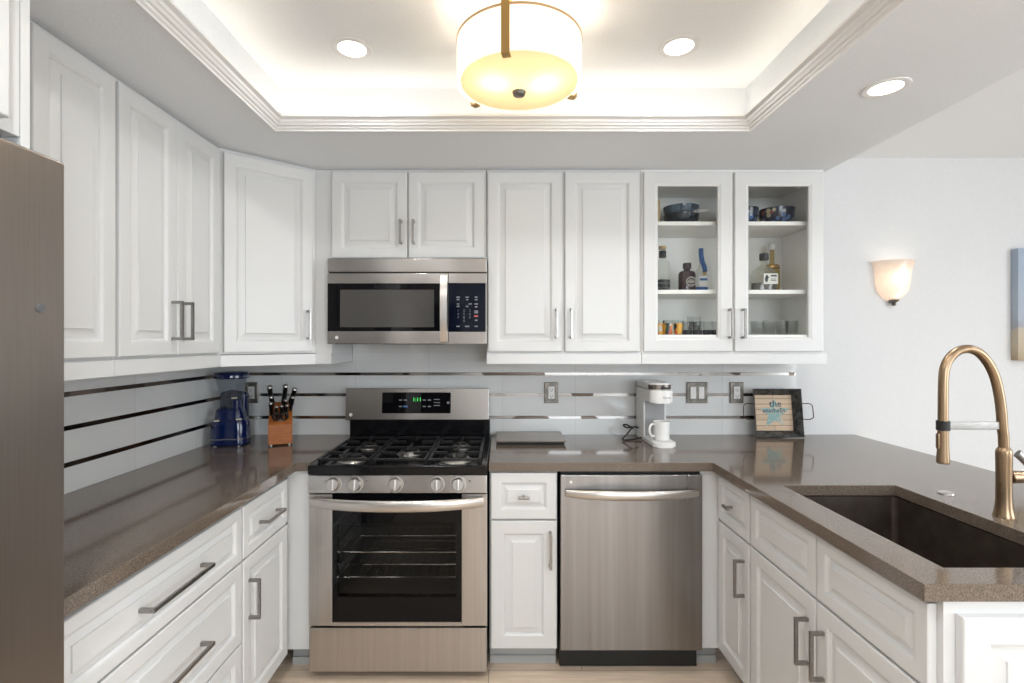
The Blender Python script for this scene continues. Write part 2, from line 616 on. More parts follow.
def plank_mat(name, pal, rowh, length, axis_rows='Y', axis_len='X', rough=0.4):
    m = principled(name, pal[0], rough)
    n, l, b = nodes(m)
    tc = n.new('ShaderNodeTexCoord')
    s = n.new('ShaderNodeSeparateXYZ')
    l.new(tc.outputs['Object'], s.inputs[0])
    c = n.new('ShaderNodeCombineXYZ')
    l.new(s.outputs[axis_len], c.inputs[0])
    l.new(s.outputs[axis_rows], c.inputs[1])
    br = n.new('ShaderNodeTexBrick')
    br.inputs['Scale'].default_value = 1.0
    br.inputs['Brick Width'].default_value = length
    br.inputs['Row Height'].default_value = rowh
    br.inputs['Mortar Size'].default_value = 0.0016
    br.inputs['Color1'].default_value = (*pal[0], 1)
    br.inputs['Color2'].default_value = (*pal[1], 1)
    br.inputs['Mortar'].default_value = (*[x * 0.45 for x in pal[0]], 1)
    br.offset = 0.37
    l.new(c.outputs[0], br.inputs['Vector'])
    mp = n.new('ShaderNodeMapping')
    mp.inputs['Scale'].default_value = (2.0, 26.0, 1.0)
    l.new(c.outputs[0], mp.inputs[0])
    nz = n.new('ShaderNodeTexNoise')
    nz.inputs['Scale'].default_value = 2.2
    nz.inputs['Detail'].default_value = 8
    l.new(mp.outputs[0], nz.inputs['Vector'])
    rp = n.new('ShaderNodeValToRGB')
    rp.color_ramp.elements[0].position = 0.3
    rp.color_ramp.elements[1].position = 0.7
    rp.color_ramp.elements[0].color = (0.86, 0.83, 0.80, 1)
    rp.color_ramp.elements[1].color = (1.08, 1.06, 1.04, 1)
    l.new(nz.outputs['Fac'], rp.inputs[0])
    mx = n.new('ShaderNodeMixRGB')
    mx.blend_type = 'MULTIPLY'
    mx.inputs[0].default_value = 1.0
    l.new(br.outputs[0], mx.inputs[1])
    l.new(rp.outputs[0], mx.inputs[2])
    l.new(mx.outputs[0], b.inputs['Base Color'])
    return m


M['floor'] = plank_mat('oak_planks', ((0.62, 0.50, 0.385), (0.74, 0.61, 0.485)), 0.125, 1.1)
M['sign_wood'] = plank_mat('pale_sign_planks', ((0.62, 0.47, 0.33), (0.68, 0.54, 0.4)), 0.029, 0.9, 'Z', 'X', 0.7)


def gradient_canvas():
    m = principled('beach_canvas', (0.4, 0.45, 0.52), 0.7)
    n, l, b = nodes(m)
    tc = n.new('ShaderNodeTexCoord')
    s = n.new('ShaderNodeSeparateXYZ')
    l.new(tc.outputs['Object'], s.inputs[0])
    nz = n.new('ShaderNodeTexNoise')
    nz.inputs['Scale'].default_value = 14
    nz.inputs['Detail'].default_value = 6
    l.new(tc.outputs['Object'], nz.inputs['Vector'])
    a = n.new('ShaderNodeMath')
    a.operation = 'MULTIPLY_ADD'
    a.inputs[1].default_value = 0.12
    l.new(nz.outputs['Fac'], a.inputs[0])
    l.new(s.outputs['Z'], a.inputs[2])
    rp = n.new('ShaderNodeValToRGB')
    e = rp.color_ramp.elements
    e[0].position, e[0].color = 0.0, (0.30, 0.22, 0.13, 1)
    e[1].position, e[1].color = 0.66, (0.36, 0.43, 0.53, 1)
    for p, c in ((0.14, (0.5, 0.42, 0.31, 1)), (0.24, (0.52, 0.46, 0.36, 1)), (0.26, (0.36, 0.38, 0.42, 1)), (0.30, (0.40, 0.45, 0.52, 1))):
        k = e.new(p)
        k.color = c
    l.new(a.outputs[0], rp.inputs[0])
    l.new(rp.outputs[0], b.inputs['Base Color'])
    return m


M['canvas'] = gradient_canvas()


def floral():
    m = principled('dark_floral_glaze', (0.02, 0.03, 0.06), 0.15)
    n, l, b = nodes(m)
    tc = n.new('ShaderNodeTexCoord')
    v = n.new('ShaderNodeTexVoronoi')
    v.inputs['Scale'].default_value = 36
    l.new(tc.outputs['Object'], v.inputs['Vector'])
    d = n.new('ShaderNodeMath')
    d.operation = 'LESS_THAN'
    d.inputs[1].default_value = 0.45
    l.new(v.outputs['Distance'], d.inputs[0])
    hs = n.new('ShaderNodeValToRGB')
    e = hs.color_ramp.elements
    hs.color_ramp.interpolation = 'CONSTANT'
    e[0].position, e[0].color = 0.0, (0.25, 0.06, 0.05, 1)
    e[1].position, e[1].color = 0.7, (0.02, 0.035, 0.07, 1)
    for p, c in ((0.25, (0.4, 0.35, 0.22, 1)), (0.4, (0.08, 0.14, 0.3, 1)), (0.55, (0.4, 0.42, 0.45, 1))):
        k = e.new(p)
        k.color = c
    l.new(v.outputs['Color'], hs.inputs[0])
    mx = n.new('ShaderNodeMixRGB')
    mx.inputs[1].default_value = (0.012, 0.018, 0.035, 1)
    l.new(d.outputs[0], mx.inputs[0])
    l.new(hs.outputs[0], mx.inputs[2])
    l.new(mx.outputs[0], b.inputs['Base Color'])
    return m


M['floral'] = floral()
M['bowl_blue'] = add_noise(principled('slate_blue_glaze', (0.05, 0.08, 0.13), 0.15), 25, (0.03, 0.045, 0.07), (0.09, 0.14, 0.2))
M['bowl_dark'] = principled('dark_slate_glaze', (0.025, 0.032, 0.042), 0.2)
M['maroon'] = principled('dark_maroon_glass', (0.03, 0.012, 0.014), 0.12)
M['label_white'] = principled('label_paper', (0.68, 0.67, 0.64), 0.6)
M['label_grey'] = principled('label_grey', (0.3, 0.29, 0.27), 0.5)
M['label_black'] = principled('label_black', (0.02, 0.02, 0.022), 0.5)
M['label_blue'] = principled('label_blue', (0.03, 0.11, 0.32), 0.5)
M['liquor'] = principled('dark_red_liquor', (0.035, 0.01, 0.008), 0.1)
M['liquor_gold'] = principled('gold_liquor', (0.25, 0.14, 0.03), 0.1)


def party(name, seed):
    m = principled(name, (0.6, 0.3, 0.1), 0.3)
    n, l, b = nodes(m)
    tc = n.new('ShaderNodeTexCoord')
    mp = n.new('ShaderNodeMapping')
    mp.inputs['Location'].default_value = (seed, seed * 2, 0)
    mp.inputs['Scale'].default_value = (1, 1, 0.6)
    v = n.new('ShaderNodeTexVoronoi')
    v.inputs['Scale'].default_value = 60
    l.new(tc.outputs['Object'], mp.inputs[0])
    l.new(mp.outputs[0], v.inputs['Vector'])
    hs = n.new('ShaderNodeValToRGB')
    e = hs.color_ramp.elements
    hs.color_ramp.interpolation = 'CONSTANT'
    e[0].position, e[0].color = 0.0, (0.03, 0.03, 0.03, 1)
    e[1].position, e[1].color = 0.8, (0.02, 0.06, 0.04, 1)
    for p, c in ((0.3, (0.55, 0.1, 0.04, 1)), (0.42, (0.7, 0.36, 0.03, 1)), (0.55, (0.55, 0.52, 0.45, 1)), (0.68, (0.6, 0.28, 0.03, 1))):
        k = e.new(p)
        k.color = c
    l.new(v.outputs['Color'], hs.inputs[0])
    l.new(hs.outputs[0], b.inputs['Base Color'])
    return m


M['party'] = party('painted_shot_glass', 0.4)

# ------------------------------------------------------------------ setting
XL, XR, YR = -1.5, 4.4, -6.0
ZC, ZS = 2.465, 2.28
TX0, TX1, TY0, TY1 = -0.905, 0.992, -3.05, -0.815       # tray opening at the soffit

struct('floor', MB().box(XL - .1, XR + .1, YR - .1, .1, -.06, 0), M['floor'])
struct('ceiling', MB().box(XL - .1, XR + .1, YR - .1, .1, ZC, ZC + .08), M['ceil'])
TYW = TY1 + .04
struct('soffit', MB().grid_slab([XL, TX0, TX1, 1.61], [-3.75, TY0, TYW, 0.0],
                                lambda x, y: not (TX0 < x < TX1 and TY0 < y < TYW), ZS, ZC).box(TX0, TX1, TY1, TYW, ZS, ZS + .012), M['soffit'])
struct('wall_back', MB().box(XL - .1, XR + .1, 0, .1, 0, ZC), M['wall'])
struct('wall_left', MB().box(XL - .1, XL, YR, 0, 0, ZC), M['wall'])
# right wall with its window opening, rear wall with the added window and the dark inner door
WY0, WY1, WZ0, WZ1 = -4.8, -2.0, 0.7, 2.2
b = MB()
b.box(XR, XR + .1, YR, WY0, 0, ZC).box(XR, XR + .1, WY1, 0, 0, ZC).box(XR, XR + .1, WY0, WY1, 0, WZ0).box(XR, XR + .1, WY0, WY1, WZ1, ZC)
struct('wall_right', b, M['wall'])
DX0, DX1, DZ0, DZ1 = .3, 2.4, 1.03, 2.27
b = MB()
b.box(XL, DX0, YR - .1, YR, 0, ZC).box(DX1, XR, YR - .1, YR, 0, ZC).box(DX0, DX1, YR - .1, YR, DZ1, ZC).box(DX0, DX1, YR - .1, YR, 0, DZ0)
struct('wall_rear', b, M['wall'])
w = struct('window_1', MB().box(XR + .02, XR + .06, WY0, WY1, WZ0, WZ0 + .06).box(XR + .02, XR + .06, WY0, WY1, WZ1 - .06, WZ1)
           .box(XR + .02, XR + .06, WY0, WY0 + .06, WZ0, WZ1).box(XR + .02, XR + .06, WY1 - .06, WY1, WZ0, WZ1).box(XR + .02, XR + .06, -3.43, -3.37, WZ0, WZ1), M['crown'])
p = build('window_pane', MB().box(-.004, .004, -1.35, 1.35, .05, 1.45), M['window_pane'], w)
d = struct('added_window', MB().box(DX0, DX1, YR - .07, YR - .02, DZ0, DZ0 + .06).box(DX0, DX1, YR - .07, YR - .02, DZ1 - .06, DZ1).box(DX0, DX0 + .06, YR - .07, YR - .02, DZ0, DZ1)
           .box(DX1 - .06, DX1, YR - .07, YR - .02, DZ0, DZ1).box(1.32, 1.38, YR - .07, YR - .02, DZ0, DZ1), M['crown'])  # unseen rear window, added to carry the frontal fill
p = build('window_pane', MB().box(-1.0, 1.0, -.004, .004, .05, 1.19), M['window_pane'], d)
d2 = struct('door_1', MB().rings(-1.42, -.66, .01, 2.03, [(0, YR + .001), (0, YR + .04), (.1, YR + .04), (.11, YR + .03), (.13, YR + .03), (.15, YR + .038)]), M['fridge_dark'])

# crown moulding round the tray: outer fillet on the soffit, stepping inward and up to a lip that hides the light strip
prof = [(-.004, ZS), (-.004, ZS - .006), (.004, ZS - .008), (.006, ZS - .002), (.012, ZS + .002), (.014, ZS + .008), (.021, ZS + .010),
        (.026, ZS + .018), (.030, ZS + .020), (.033, ZS + .029), (.040, ZS + .031), (.046, ZS + .034), (.046, ZS + .043), (.034, ZS + .043), (.002, ZS + .012)]
b = MB()
rs = []
for d_, z in prof:
    rs.append([b.v(q) for q in ((TX0 + d_, TY0 + d_, z), (TX1 - d_, TY0 + d_, z), (TX1 - d_, TY1 - d_, z), (TX0 + d_, TY1 - d_, z))])
for a_, c_ in zip(rs, rs[1:] + rs[:1]):
    for k in range(4):
        b.face([a_[k], a_[(k + 1) % 4], c_[(k + 1) % 4], c_[k]])
struct('trim_1', b, M['crown'], smooth=20)
COVE = (1.0, 0.9, 0.74)
cz = ZS + .03
area('cove_back', ((TX0 + TX1) / 2, TY1 - .019, cz), (R(180 + 12), 0, 0), TX1 - TX0 - .06, .02, 1.05, COVE)
area('cove_left', (TX0 + .019, (TY0 + TY1) / 2, cz), (0, R(180 + 12), 0), .02, TY1 - TY0 - .06, 1.15, COVE)
area('cove_right', (TX1 - .019, (TY0 + TY1) / 2, cz), (0, R(180 - 12), 0), .02, TY1 - TY0 - .06, 1.15, COVE)
area('cove_front', ((TX0 + TX1) / 2, TY0 + .019, cz), (R(180 - 12), 0, 0), TX1 - TX0 - .06, .02, 1.05, COVE)

# ------------------------------------------------------------------ cabinets
def raised(mb, x0, x1, z0, z1, yb, t=.02, fr=.056, rise=.03):
    yf = yb - t
    mb.rings(x0, x1, z0, z1, [(0, yb), (0, yf + .004), (.002, yf + .001), (.005, yf), (fr - .012, yf), (fr - .006, yf + .002), (fr, yf + .007), (fr + .002, yf + .011), (fr + .007, yf + .011),
                              (fr + rise, yf + .0045), (fr + rise + .001, yf + .001), (fr + rise + .003, yf + .0005)])
    return mb


def pull(mb, x, z, L, orient, y, off=.032, wd=.011):
    """square bar pull on two posts, standing off the face at y."""
    h = wd / 2
    if orient == 'v':
        mb.box(x - h, x + h, y - off - .009, y - off, z - L / 2, z + L / 2, .0012)
        for s in (-1, 1):
            c = z + s * (L / 2 - h)
            mb.box(x - h, x + h, y - off, y, c - h, c + h, .001)
    else:
        mb.box(x - L / 2, x + L / 2, y - off - .009, y - off, z - h, z + h, .0012)
        for s in (-1, 1):
            c = x + s * (L / 2 - h)
            mb.box(c - h, c + h, y - off, y, z - h, z + h, .001)
    return mb


def tknob(mb, x, z, y, L=.05):
    mb.cyl((x, y, z), (x, y - .024, z), .006, .005, 14)
    mb.box(x - L / 2, x + L / 2, y - .034, y - .022, z - .006, z + .006, .003)
    return mb


def front(root, kind, x0, x1, z0, z1, handle=None, fr=.056, rise=.03):
    d = build(kind, raised(MB(), x0, x1, z0, z1, -.0005, fr=fr, rise=rise), M['white'], root, 20)
    if handle:
        if handle[0] == 'knob':
            build('knob', tknob(MB(), handle[1], handle[2], -.0205), M['nickel'], d)
        else:
            build('handle', pull(MB(), handle[1], handle[2], handle[3], handle[0], -.0205), M['nickel'], d)
    return d


def carcass(root, w, dep, z0, z1, name='carcass'):
    return build(name, MB().box(0, w, 0, dep, z0, z1, .001, 1), M['white'], root)


RZ0, UZ0, UZ1 = 1.325, 1.378, ZS - .001
DT = 2.262


def rail(root, x0, x1, dep):
    return build('light_rail', MB().box(x0, x1, -.012, dep, RZ0, UZ0 - .003, .0006, 1).box(x0, x1, -.006, dep, UZ0 - .003, UZ0), M['white'], root)


# over-fridge cabinet
t = thing('wall_cabinet', 'white deep cabinet high above the fridge, cut by the frame', 'cabinet', (-.955, CAM_Y + .16, 0), 90)
carcass(t, .84, .555, 1.84, UZ1)
front(t, 'door', .01, .415, 1.86, DT)
front(t, 'door', .425, .80, 1.86, DT)
build('side_panel', MB().box(.842, .862, -.0, .555, 1.2, UZ1, .001), M['white'], t)

# left run of uppers
t = thing('wall_cabinet', 'white single-door upper cabinet on left wall nearest the fridge', 'cabinet', (-1.235, -1.79, 0), 90)
carcass(t, .555, .26, UZ0, UZ1)
front(t, 'door', .268, .550, UZ0 + .008, DT)
rail(t, 0, .555, .26)
t = thing('wall_cabinet', 'white two-door upper cabinet on left wall with paired pulls', 'cabinet', (-1.235, -1.233, 0), 90)
carcass(t, .60, .26, UZ0, UZ1)
front(t, 'door', .008, .292, UZ0 + .008, DT, ('v', .262, 1.512, .145))
front(t, 'door', .296, .580, UZ0 + .008, DT, ('v', .326, 1.512, .145))
rail(t, 0, .60, .26)

# diagonal corner upper
ax, ay, bx, by = -1.235, -.632, -.917, -.35
ang = math.degrees(math.atan2(by - ay, bx - ax))
Ld = math.hypot(bx - ax, by - ay)
t = thing('corner_cabinet', 'white diagonal corner upper cabinet above the blue blender', 'cabinet', (ax, ay, 0), ang)
Wi = (Matrix.Translation((ax, ay, 0)) @ Matrix.Rotation(R(ang), 4, 'Z')).inverted()
b = MB(Wi)
b.prism([(-1.495, -.004), (-1.495, ay), (ax, ay), (bx, by), (bx, -.004)], UZ0, UZ1)
build('carcass', b, M['white'], t)
front(t, 'door', .018, Ld - .018, UZ0 + .008, DT, ('v', Ld - .046, 1.515, .14))
b = MB(Wi)
b.box(bx + .0005, -.836, by, -.004, RZ0, UZ1, .001, 1)
build('filler', b, M['white'], t)
b = MB(Wi)
b.prism([(-1.495, -.004), (-1.495, ay), (ax + .012, ay), (bx + .004, by - .012), (-.835, by - .012), (-.835, -.004)], RZ0, UZ0 - .003, .002)
build('light_rail', b, M['white'], t)

# back run of uppers
t = thing('wall_cabinet', 'short white two-door cabinet mounted above the microwave', 'cabinet', (-.834, -.35, 0))
carcass(t, .757, .345, 1.838, UZ1)
front(t, 'door', .004, .372, 1.842, DT, ('v', .344, 1.965, .115))
front(t, 'door', .378, .748, 1.842, DT, ('v', .406, 1.965, .115))
t = thing('wall_cabinet', 'tall white two-door solid upper cabinet right of the microwave', 'cabinet', (-.075, -.35, 0))
carcass(t, .757, .345, UZ0, UZ1)
front(t, 'door', .006, .368, UZ0 + .008, DT, ('v', .340, 1.522, .145))
front(t, 'door', .382, .744, UZ0 + .008, DT, ('v', .410, 1.522, .145))
rail(t, 0, .757, .345)

GX, GW = .684, .894
t = thing('display_cabinet', 'white upper cabinet with two glass doors displaying bottles and bowls', 'cabinet', (GX, -.35, 0))
b = MB()
b.box(0, .02, 0, .345, UZ0, UZ1).box(GW - .02, GW, 0, .345, UZ0, UZ1).box(.02, GW - .02, .333, .345, UZ0, UZ1)
b.box(.02, GW - .02, 0, .333, 2.235, UZ1).box(.02, GW - .02, 0, .333, UZ0, 1.468).box(GW / 2 - .012, GW / 2 + .012, 0, .018, 1.468, 2.235)
build('carcass', b, M['white_in'], t)
SH1, SH2, SH3 = 2.032, 1.692, 1.468
for z in (SH1, SH2):
    build('shelf', MB().box(.021, GW - .021, .03, .332, z - .02, z, .001), M['white_in'], t)
def glass_door(root, x0, x1, hx):
    z0, z1, yb, fr = UZ0 + .008, DT, -.0005, .069
    yf = yb - .02
    b = MB().rings(x0, x1, z0, z1, [(fr, yb), (0, yb), (0, yf + .004), (.002, yf + .001), (.005, yf), (fr - .014, yf), (fr - .008, yf + .003), (fr - .002, yf + .005), (fr, yf + .008), (fr, yb)], False, False)
    d = build('door', b, M['white'], root, 20)
    build('glass_pane', MB().box(x0 + fr - .004, x1 - fr + .004, -.011, -.008, z0 + fr - .004, z1 - fr + .004), M['pane'], d)
    build('handle', pull(MB(), hx, 1.522, .145, 'v', -.0205), M['nickel'], d)
glass_door(t, .008, .438, .422)
glass_door(t, .451, .882, .485)
rail(t, 0, GW + .012, .345)

# lower cabinets
BZ0, BZ1 = .10, .873
def toe(root, x0, x1, y0=.06):
    build('toe_kick', MB().box(x0, x1, y0, y0 + .015, 0.0, BZ0).box(x0, x1, y0 - .008, y0, 0.0, .035, .002), M['toe'], root)


# left wall: drawer base near the fridge, then drawer over door
LF = -.932
t = thing('base_cabinet', 'white drawer base cabinet beside the fridge with long horizontal pulls', 'cabinet', (LF, -1.83, 0), 90)
w_ = .777
carcass(t, w_, .565, BZ0, BZ1)
for z0, z1 in ((.665, .852), (.382, .658), (.105, .375)):
    front(t, 'drawer', .008, w_ - .005, z0, z1, ('h', .40, (z0 + z1) / 2, .27), .042 if z0 > .6 else .052, .022)
toe(t, 0, w_)
t = thing('base_cabinet', 'narrow white cabinet under left counter, one drawer over one door', 'cabinet', (LF, -1.052, 0), 90)
carcass(t, .39, .565, BZ0, BZ1)
front(t, 'drawer', .006, .372, .665, .852, ('h', .19, .757, .15), .042, .022)
front(t, 'door', .006, .372, .105, .658, ('v', .042, .508, .145))
toe(t, 0, .39)
t = thing('corner_filler', 'plain white corner filler panel left of the range', 'filler panel', (-.931, -.64, 0))
build('panel', MB().box(0.001, .105, 0, .02, BZ0, BZ1), M['white'], t)
build('toe_kick', MB().box(0.001, .105, .06, .075, 0, BZ0).box(0.001, .105, .052, .06, 0, .035, .002), M['toe'], t)

# back wall: narrow base right of the range
t = thing('base_cabinet', 'narrow white cabinet between range and dishwasher', 'cabinet', (-.054, -.63, 0))
carcass(t, .294, .62, BZ0, BZ1)
front(t, 'drawer', .006, .290, .668, .868, ('knob', .148, .767), .05, .022)
front(t, 'door', .006, .290, .108, .660, ('v', .262, .541, .153), .062)
toe(t, 0, .294)
t = thing('corner_filler', 'plain white corner filler panel right of the dishwasher', 'filler panel', (.862, -.63, 0))
build('panel', MB().box(0, .093, 0, .02, BZ0, BZ1), M['white'], t)
build('toe_kick', MB().box(0, .093, .06, .075, 0, BZ0).box(0, .093, .052, .06, 0, .035, .002), M['toe'], t)

# peninsula, faces -x : local x runs toward the camera
PF = .957
t = thing('base_cabinet', 'narrow white peninsula cabinet in the corner, drawer with small knob over door', 'cabinet', (PF, -.632, 0), -90)
carcass(t, .286, .56, BZ0, BZ1)
front(t, 'drawer', .006, .280, .668, .858, ('knob', .143, .76), .042, .022)
front(t, 'door', .006, .280, .108, .660, ('v', .245, .518, .145))
toe(t, 0, .286)
t = thing('sink_cabinet', 'white peninsula sink cabinet with two false drawer fronts over two doors', 'cabinet', (PF, -.919, 0), -90)
w_ = .816
b = MB()
b.box(0, w_, 0, .02, BZ0, BZ1).box(0, .018, .02, .56, BZ0, BZ1).box(w_ - .018, w_, .02, .56, BZ0, BZ1).box(.018, w_ - .018, .02, .56, BZ0, BZ0 + .018).box(.018, w_ - .018, .545, .56, BZ0, BZ1)
build('carcass', b, M['white'], t)
front(t, 'false_drawer', .005, .400, .668, .858, None, .046, .022)
front(t, 'false_drawer', .406, .800, .668, .858, None, .046, .022)
front(t, 'door', .005, .400, .108, .660, ('v', .365, .518, .145))
front(t, 'door', .406, .800, .108, .660, ('v', .441, .518, .145))
toe(t, 0, w_)
build('end_panel', raised(MB(Matrix.Rotation(R(90), 4, 'Z') @ Matrix.Translation((.026, -w_ - .0005, 0))), 0, .55, .108, .846, 0, fr=.064, rise=.03), M['white'], t, 20)
build('bar_panel', MB().box(-.286, w_, .562, .58, 0, BZ1), M['white'], t)

# ------------------------------------------------------------------ worktops and splashback
CT0, CT1 = .876, .914
def bev_slab(mb, amt=.002):
    bmesh.ops.recalc_face_normals(mb.bm, faces=mb.bm.faces)
    es = [e for e in mb.bm.edges if len(e.link_faces) == 2 and e.calc_face_angle(0) > 1.0]
    bmesh.ops.bevel(mb.bm, geom=es, offset=amt, segments=2, affect='EDGES', profile=0.5)
    return mb


b = MB().grid_slab([-1.497, -.885, -.823], [-1.835, -.66, -.003], lambda x, y: x < -.885 or y > -.66, CT0, CT1)
tag(build('worktop', bev_slab(b), M['quartz']), 'brown speckled quartz worktop along the left wall', 'worktop')
SX0, SX1, SY0, SY1 = 1.018, 1.425, -1.665, -1.0
b = MB().grid_slab([-.057, .906, SX0, SX1, 1.975], [-1.747, SY0, SY1, -.66, -.003],
                   lambda x, y: (y > -.66 or x > .906) and not (SX0 < x < SX1 and SY0 < y < SY1), CT0, CT1)
tag(build('worktop', bev_slab(b), M['quartz']), 'brown speckled quartz worktop forming the peninsula with sink cut-out', 'worktop')

t = thing('tile_splashback', 'grey glass tile splashback with metal strips on the back wall', 'splashback', (0, 0, 0))
build('tile_panel', MB().box(-1.49, 1.64, -.010, -.0005, CT1 + .0005, 1.322).box(-.832, -.078, -.010, -.0005, 1.3225, 1.43), M['tile_back'], t)
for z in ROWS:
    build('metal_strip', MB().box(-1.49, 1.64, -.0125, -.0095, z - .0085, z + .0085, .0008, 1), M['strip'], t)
t = thing('tile_splashback', 'grey glass tile splashback with metal strips on the left wall', 'splashback', (XL, 0, 0))
build('tile_panel', MB().box(.0005, .010, -1.84, -.0105, CT1 + .0005, 1.322), M['tile_left'], t)
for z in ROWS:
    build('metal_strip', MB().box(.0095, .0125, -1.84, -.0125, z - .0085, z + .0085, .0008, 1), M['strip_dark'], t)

# ------------------------------------------------------------------ fridge
t = thing('refrigerator', 'tall grey-brown steel refrigerator at the left edge of the picture', 'refrigerator', (-.842, -1.855, 0))
build('body', MB().box(-.635, -.055, -.87, -.004, .03, 1.775, .004), M['fridge_dark'], t)
build('door', MB().box(-.05, 0, -.87, 0, .72, 1.78, .006, 3), M['fridge'], t)
build('freezer_drawer', MB().box(-.05, 0, -.87, 0, .06, .714, .006, 3), M['fridge'], t)
build('badge', MB().cyl((.0, -.055, 1.496), (.003, -.055, 1.496), .008, .0075, 20).cyl((.003, -.055, 1.496), (.0036, -.055, 1.496), .005), M['print_dark'], t)
build('hinge_cover', MB().box(-.11, -.035, -.19, -.09, 1.781, 1.803, .004), M['black_matte'], t)
build('foot', MB().cyl((-.1, -.06, 0), (-.1, -.06, .03), .02), M['black_matte'], t)
build('foot', MB().cyl((-.1, -.8, 0), (-.1, -.8, .03), .02), M['black_matte'], t)

# ------------------------------------------------------------------ range
RW = .378
t = thing('gas_range', 'stainless steel gas range with black cooktop and oven window', 'range', (-.441, -.692, 0))
b = MB()
b.box(-RW, -.33, .04, .66, .03, .868).box(.33, RW, .04, .66, .03, .868).box(-.33, .33, .58, .66, .03, .868).box(-.33, .33, .04, .58, .03, .24).box(-.33, .33, .04, .58, .745, .868)
build('body', b, M['black_matte'], t)
build('oven_cavity', MB().box(-.328, -.318, .05, .578, .25, .74).box(.318, .328, .05, .578, .25, .74).box(-.318, .318, .568, .578, .25, .74).box(-.318, .318, .05, .568, .242, .252).box(-.318, .318, .05, .568, .735, .744)
      .box(-.318, -.30, .06, .56, .389, .401).box(-.318, -.30, .06, .56, .499, .511).box(.30, .318, .06, .56, .389, .401).box(.30, .318, .06, .56, .499, .511), M['oven_in'], t)
for z in (.405, .515):
    b = MB().tube([(-.31, .07, z), (.31, .07, z), (.31, .54, z), (-.31, .54, z)], .0035, 8, True)
    for k in range(1, 16):
        b.cyl((-.31 + k * .62 / 16, .07, z), (-.31 + k * .62 / 16, .54, z), .0018, seg=6)
    for y in (.2, .38):
        b.cyl((-.31, y, z - .002), (.31, y, z - .002), .0028, seg=6)
    build('oven_rack', b, M['chrome'], t)
build('storage_drawer', MB().box(-RW + .002, RW - .002, 0, .038, .036, .222, .003), M['steel'], t)
GXa, GXb, GZa, GZb = -.278, .27, .246, .782
d = build('oven_door', MB().box(-RW, GXa, 0, .038, .230, .788, .003).box(GXb, RW, 0, .038, .230, .788, .003).box(GXa, GXb, .0, .038, .230, GZa, .001), M['steel'], t)
b = MB().rings(GXa, GXb, GZa, .787, [(0, .034), (0, .003)], False, True)
b = MB()
wx0, wx1, wz0, wz1 = -.258, .246, .352, .662
b.box(GXa, wx0, .003, .034, GZa, .787).box(wx1, GXb, .003, .034, GZa, .787).box(wx0, wx1, .003, .034, GZa, wz0).box(wx0, wx1, .003, .034, wz1, .787)
build('door_glass', b, M['black_glass'], d)
build('oven_window', MB().box(wx0, wx1, .0045, .009, wz0, wz1), M['oven_pane'], d)
N = 25
pts, sc = [], []
for k in range(N):
    u = -1 + 2 * k / (N - 1)
    pts.append((u * .362, -.014 - .05 * (1 - abs(u) ** 2.6), .756 + .004 * u * u))
    sc.append(.78 + .22 * (1 - u ** 4))
sec = [(.011 * math.cos(2 * PI * k / 16), .024 * math.sin(2 * PI * k / 16)) for k in range(16)]
b = MB().sweep(pts, sec, scales=sc)
b.box(-.362, -.335, -.02, 0, .74, .772, .004).box(.335, .362, -.02, 0, .74, .772, .004)
build('handle', b, M['steeld'], d)
# control panel, slightly tilted
b = MB()
b.M = Matrix.Translation((0, -.012, .796)) @ Matrix.Rotation(R(-8), 4, 'X')
b.box(-RW + .001, RW - .001, 0, .05, 0, .074, .003)
cp = build('control_panel', b, M['steelh'], t)
CPM = Matrix.Translation((0, -.012, .796)) @ Matrix.Rotation(R(-8), 4, 'X')
for px in (334.5, 356, 396, 437, 458.5):
    x = (px - 398) / 236
    b = MB(CPM)
    b.cyl((x, 0, .037), (x, -.006, .037), .034, .033, 32)
    b.cyl((x, -.006, .037), (x, -.026, .037), .029, .026, 32, .003)
    b.box(x - .005, x + .005, -.034, -.024, .014, .060, .002)
    build('knob', b, M['steeld'], t)
b = MB(CPM)
for px in (326, 367, 407, 427, 470):
    x = (px - 398) / 236
    for dz in (.046, .051):
        b.box(x - .005, x + .005, -.0006, .001, dz, dz + .002)
build('printed_marking', b, M['print_dark'], cp)
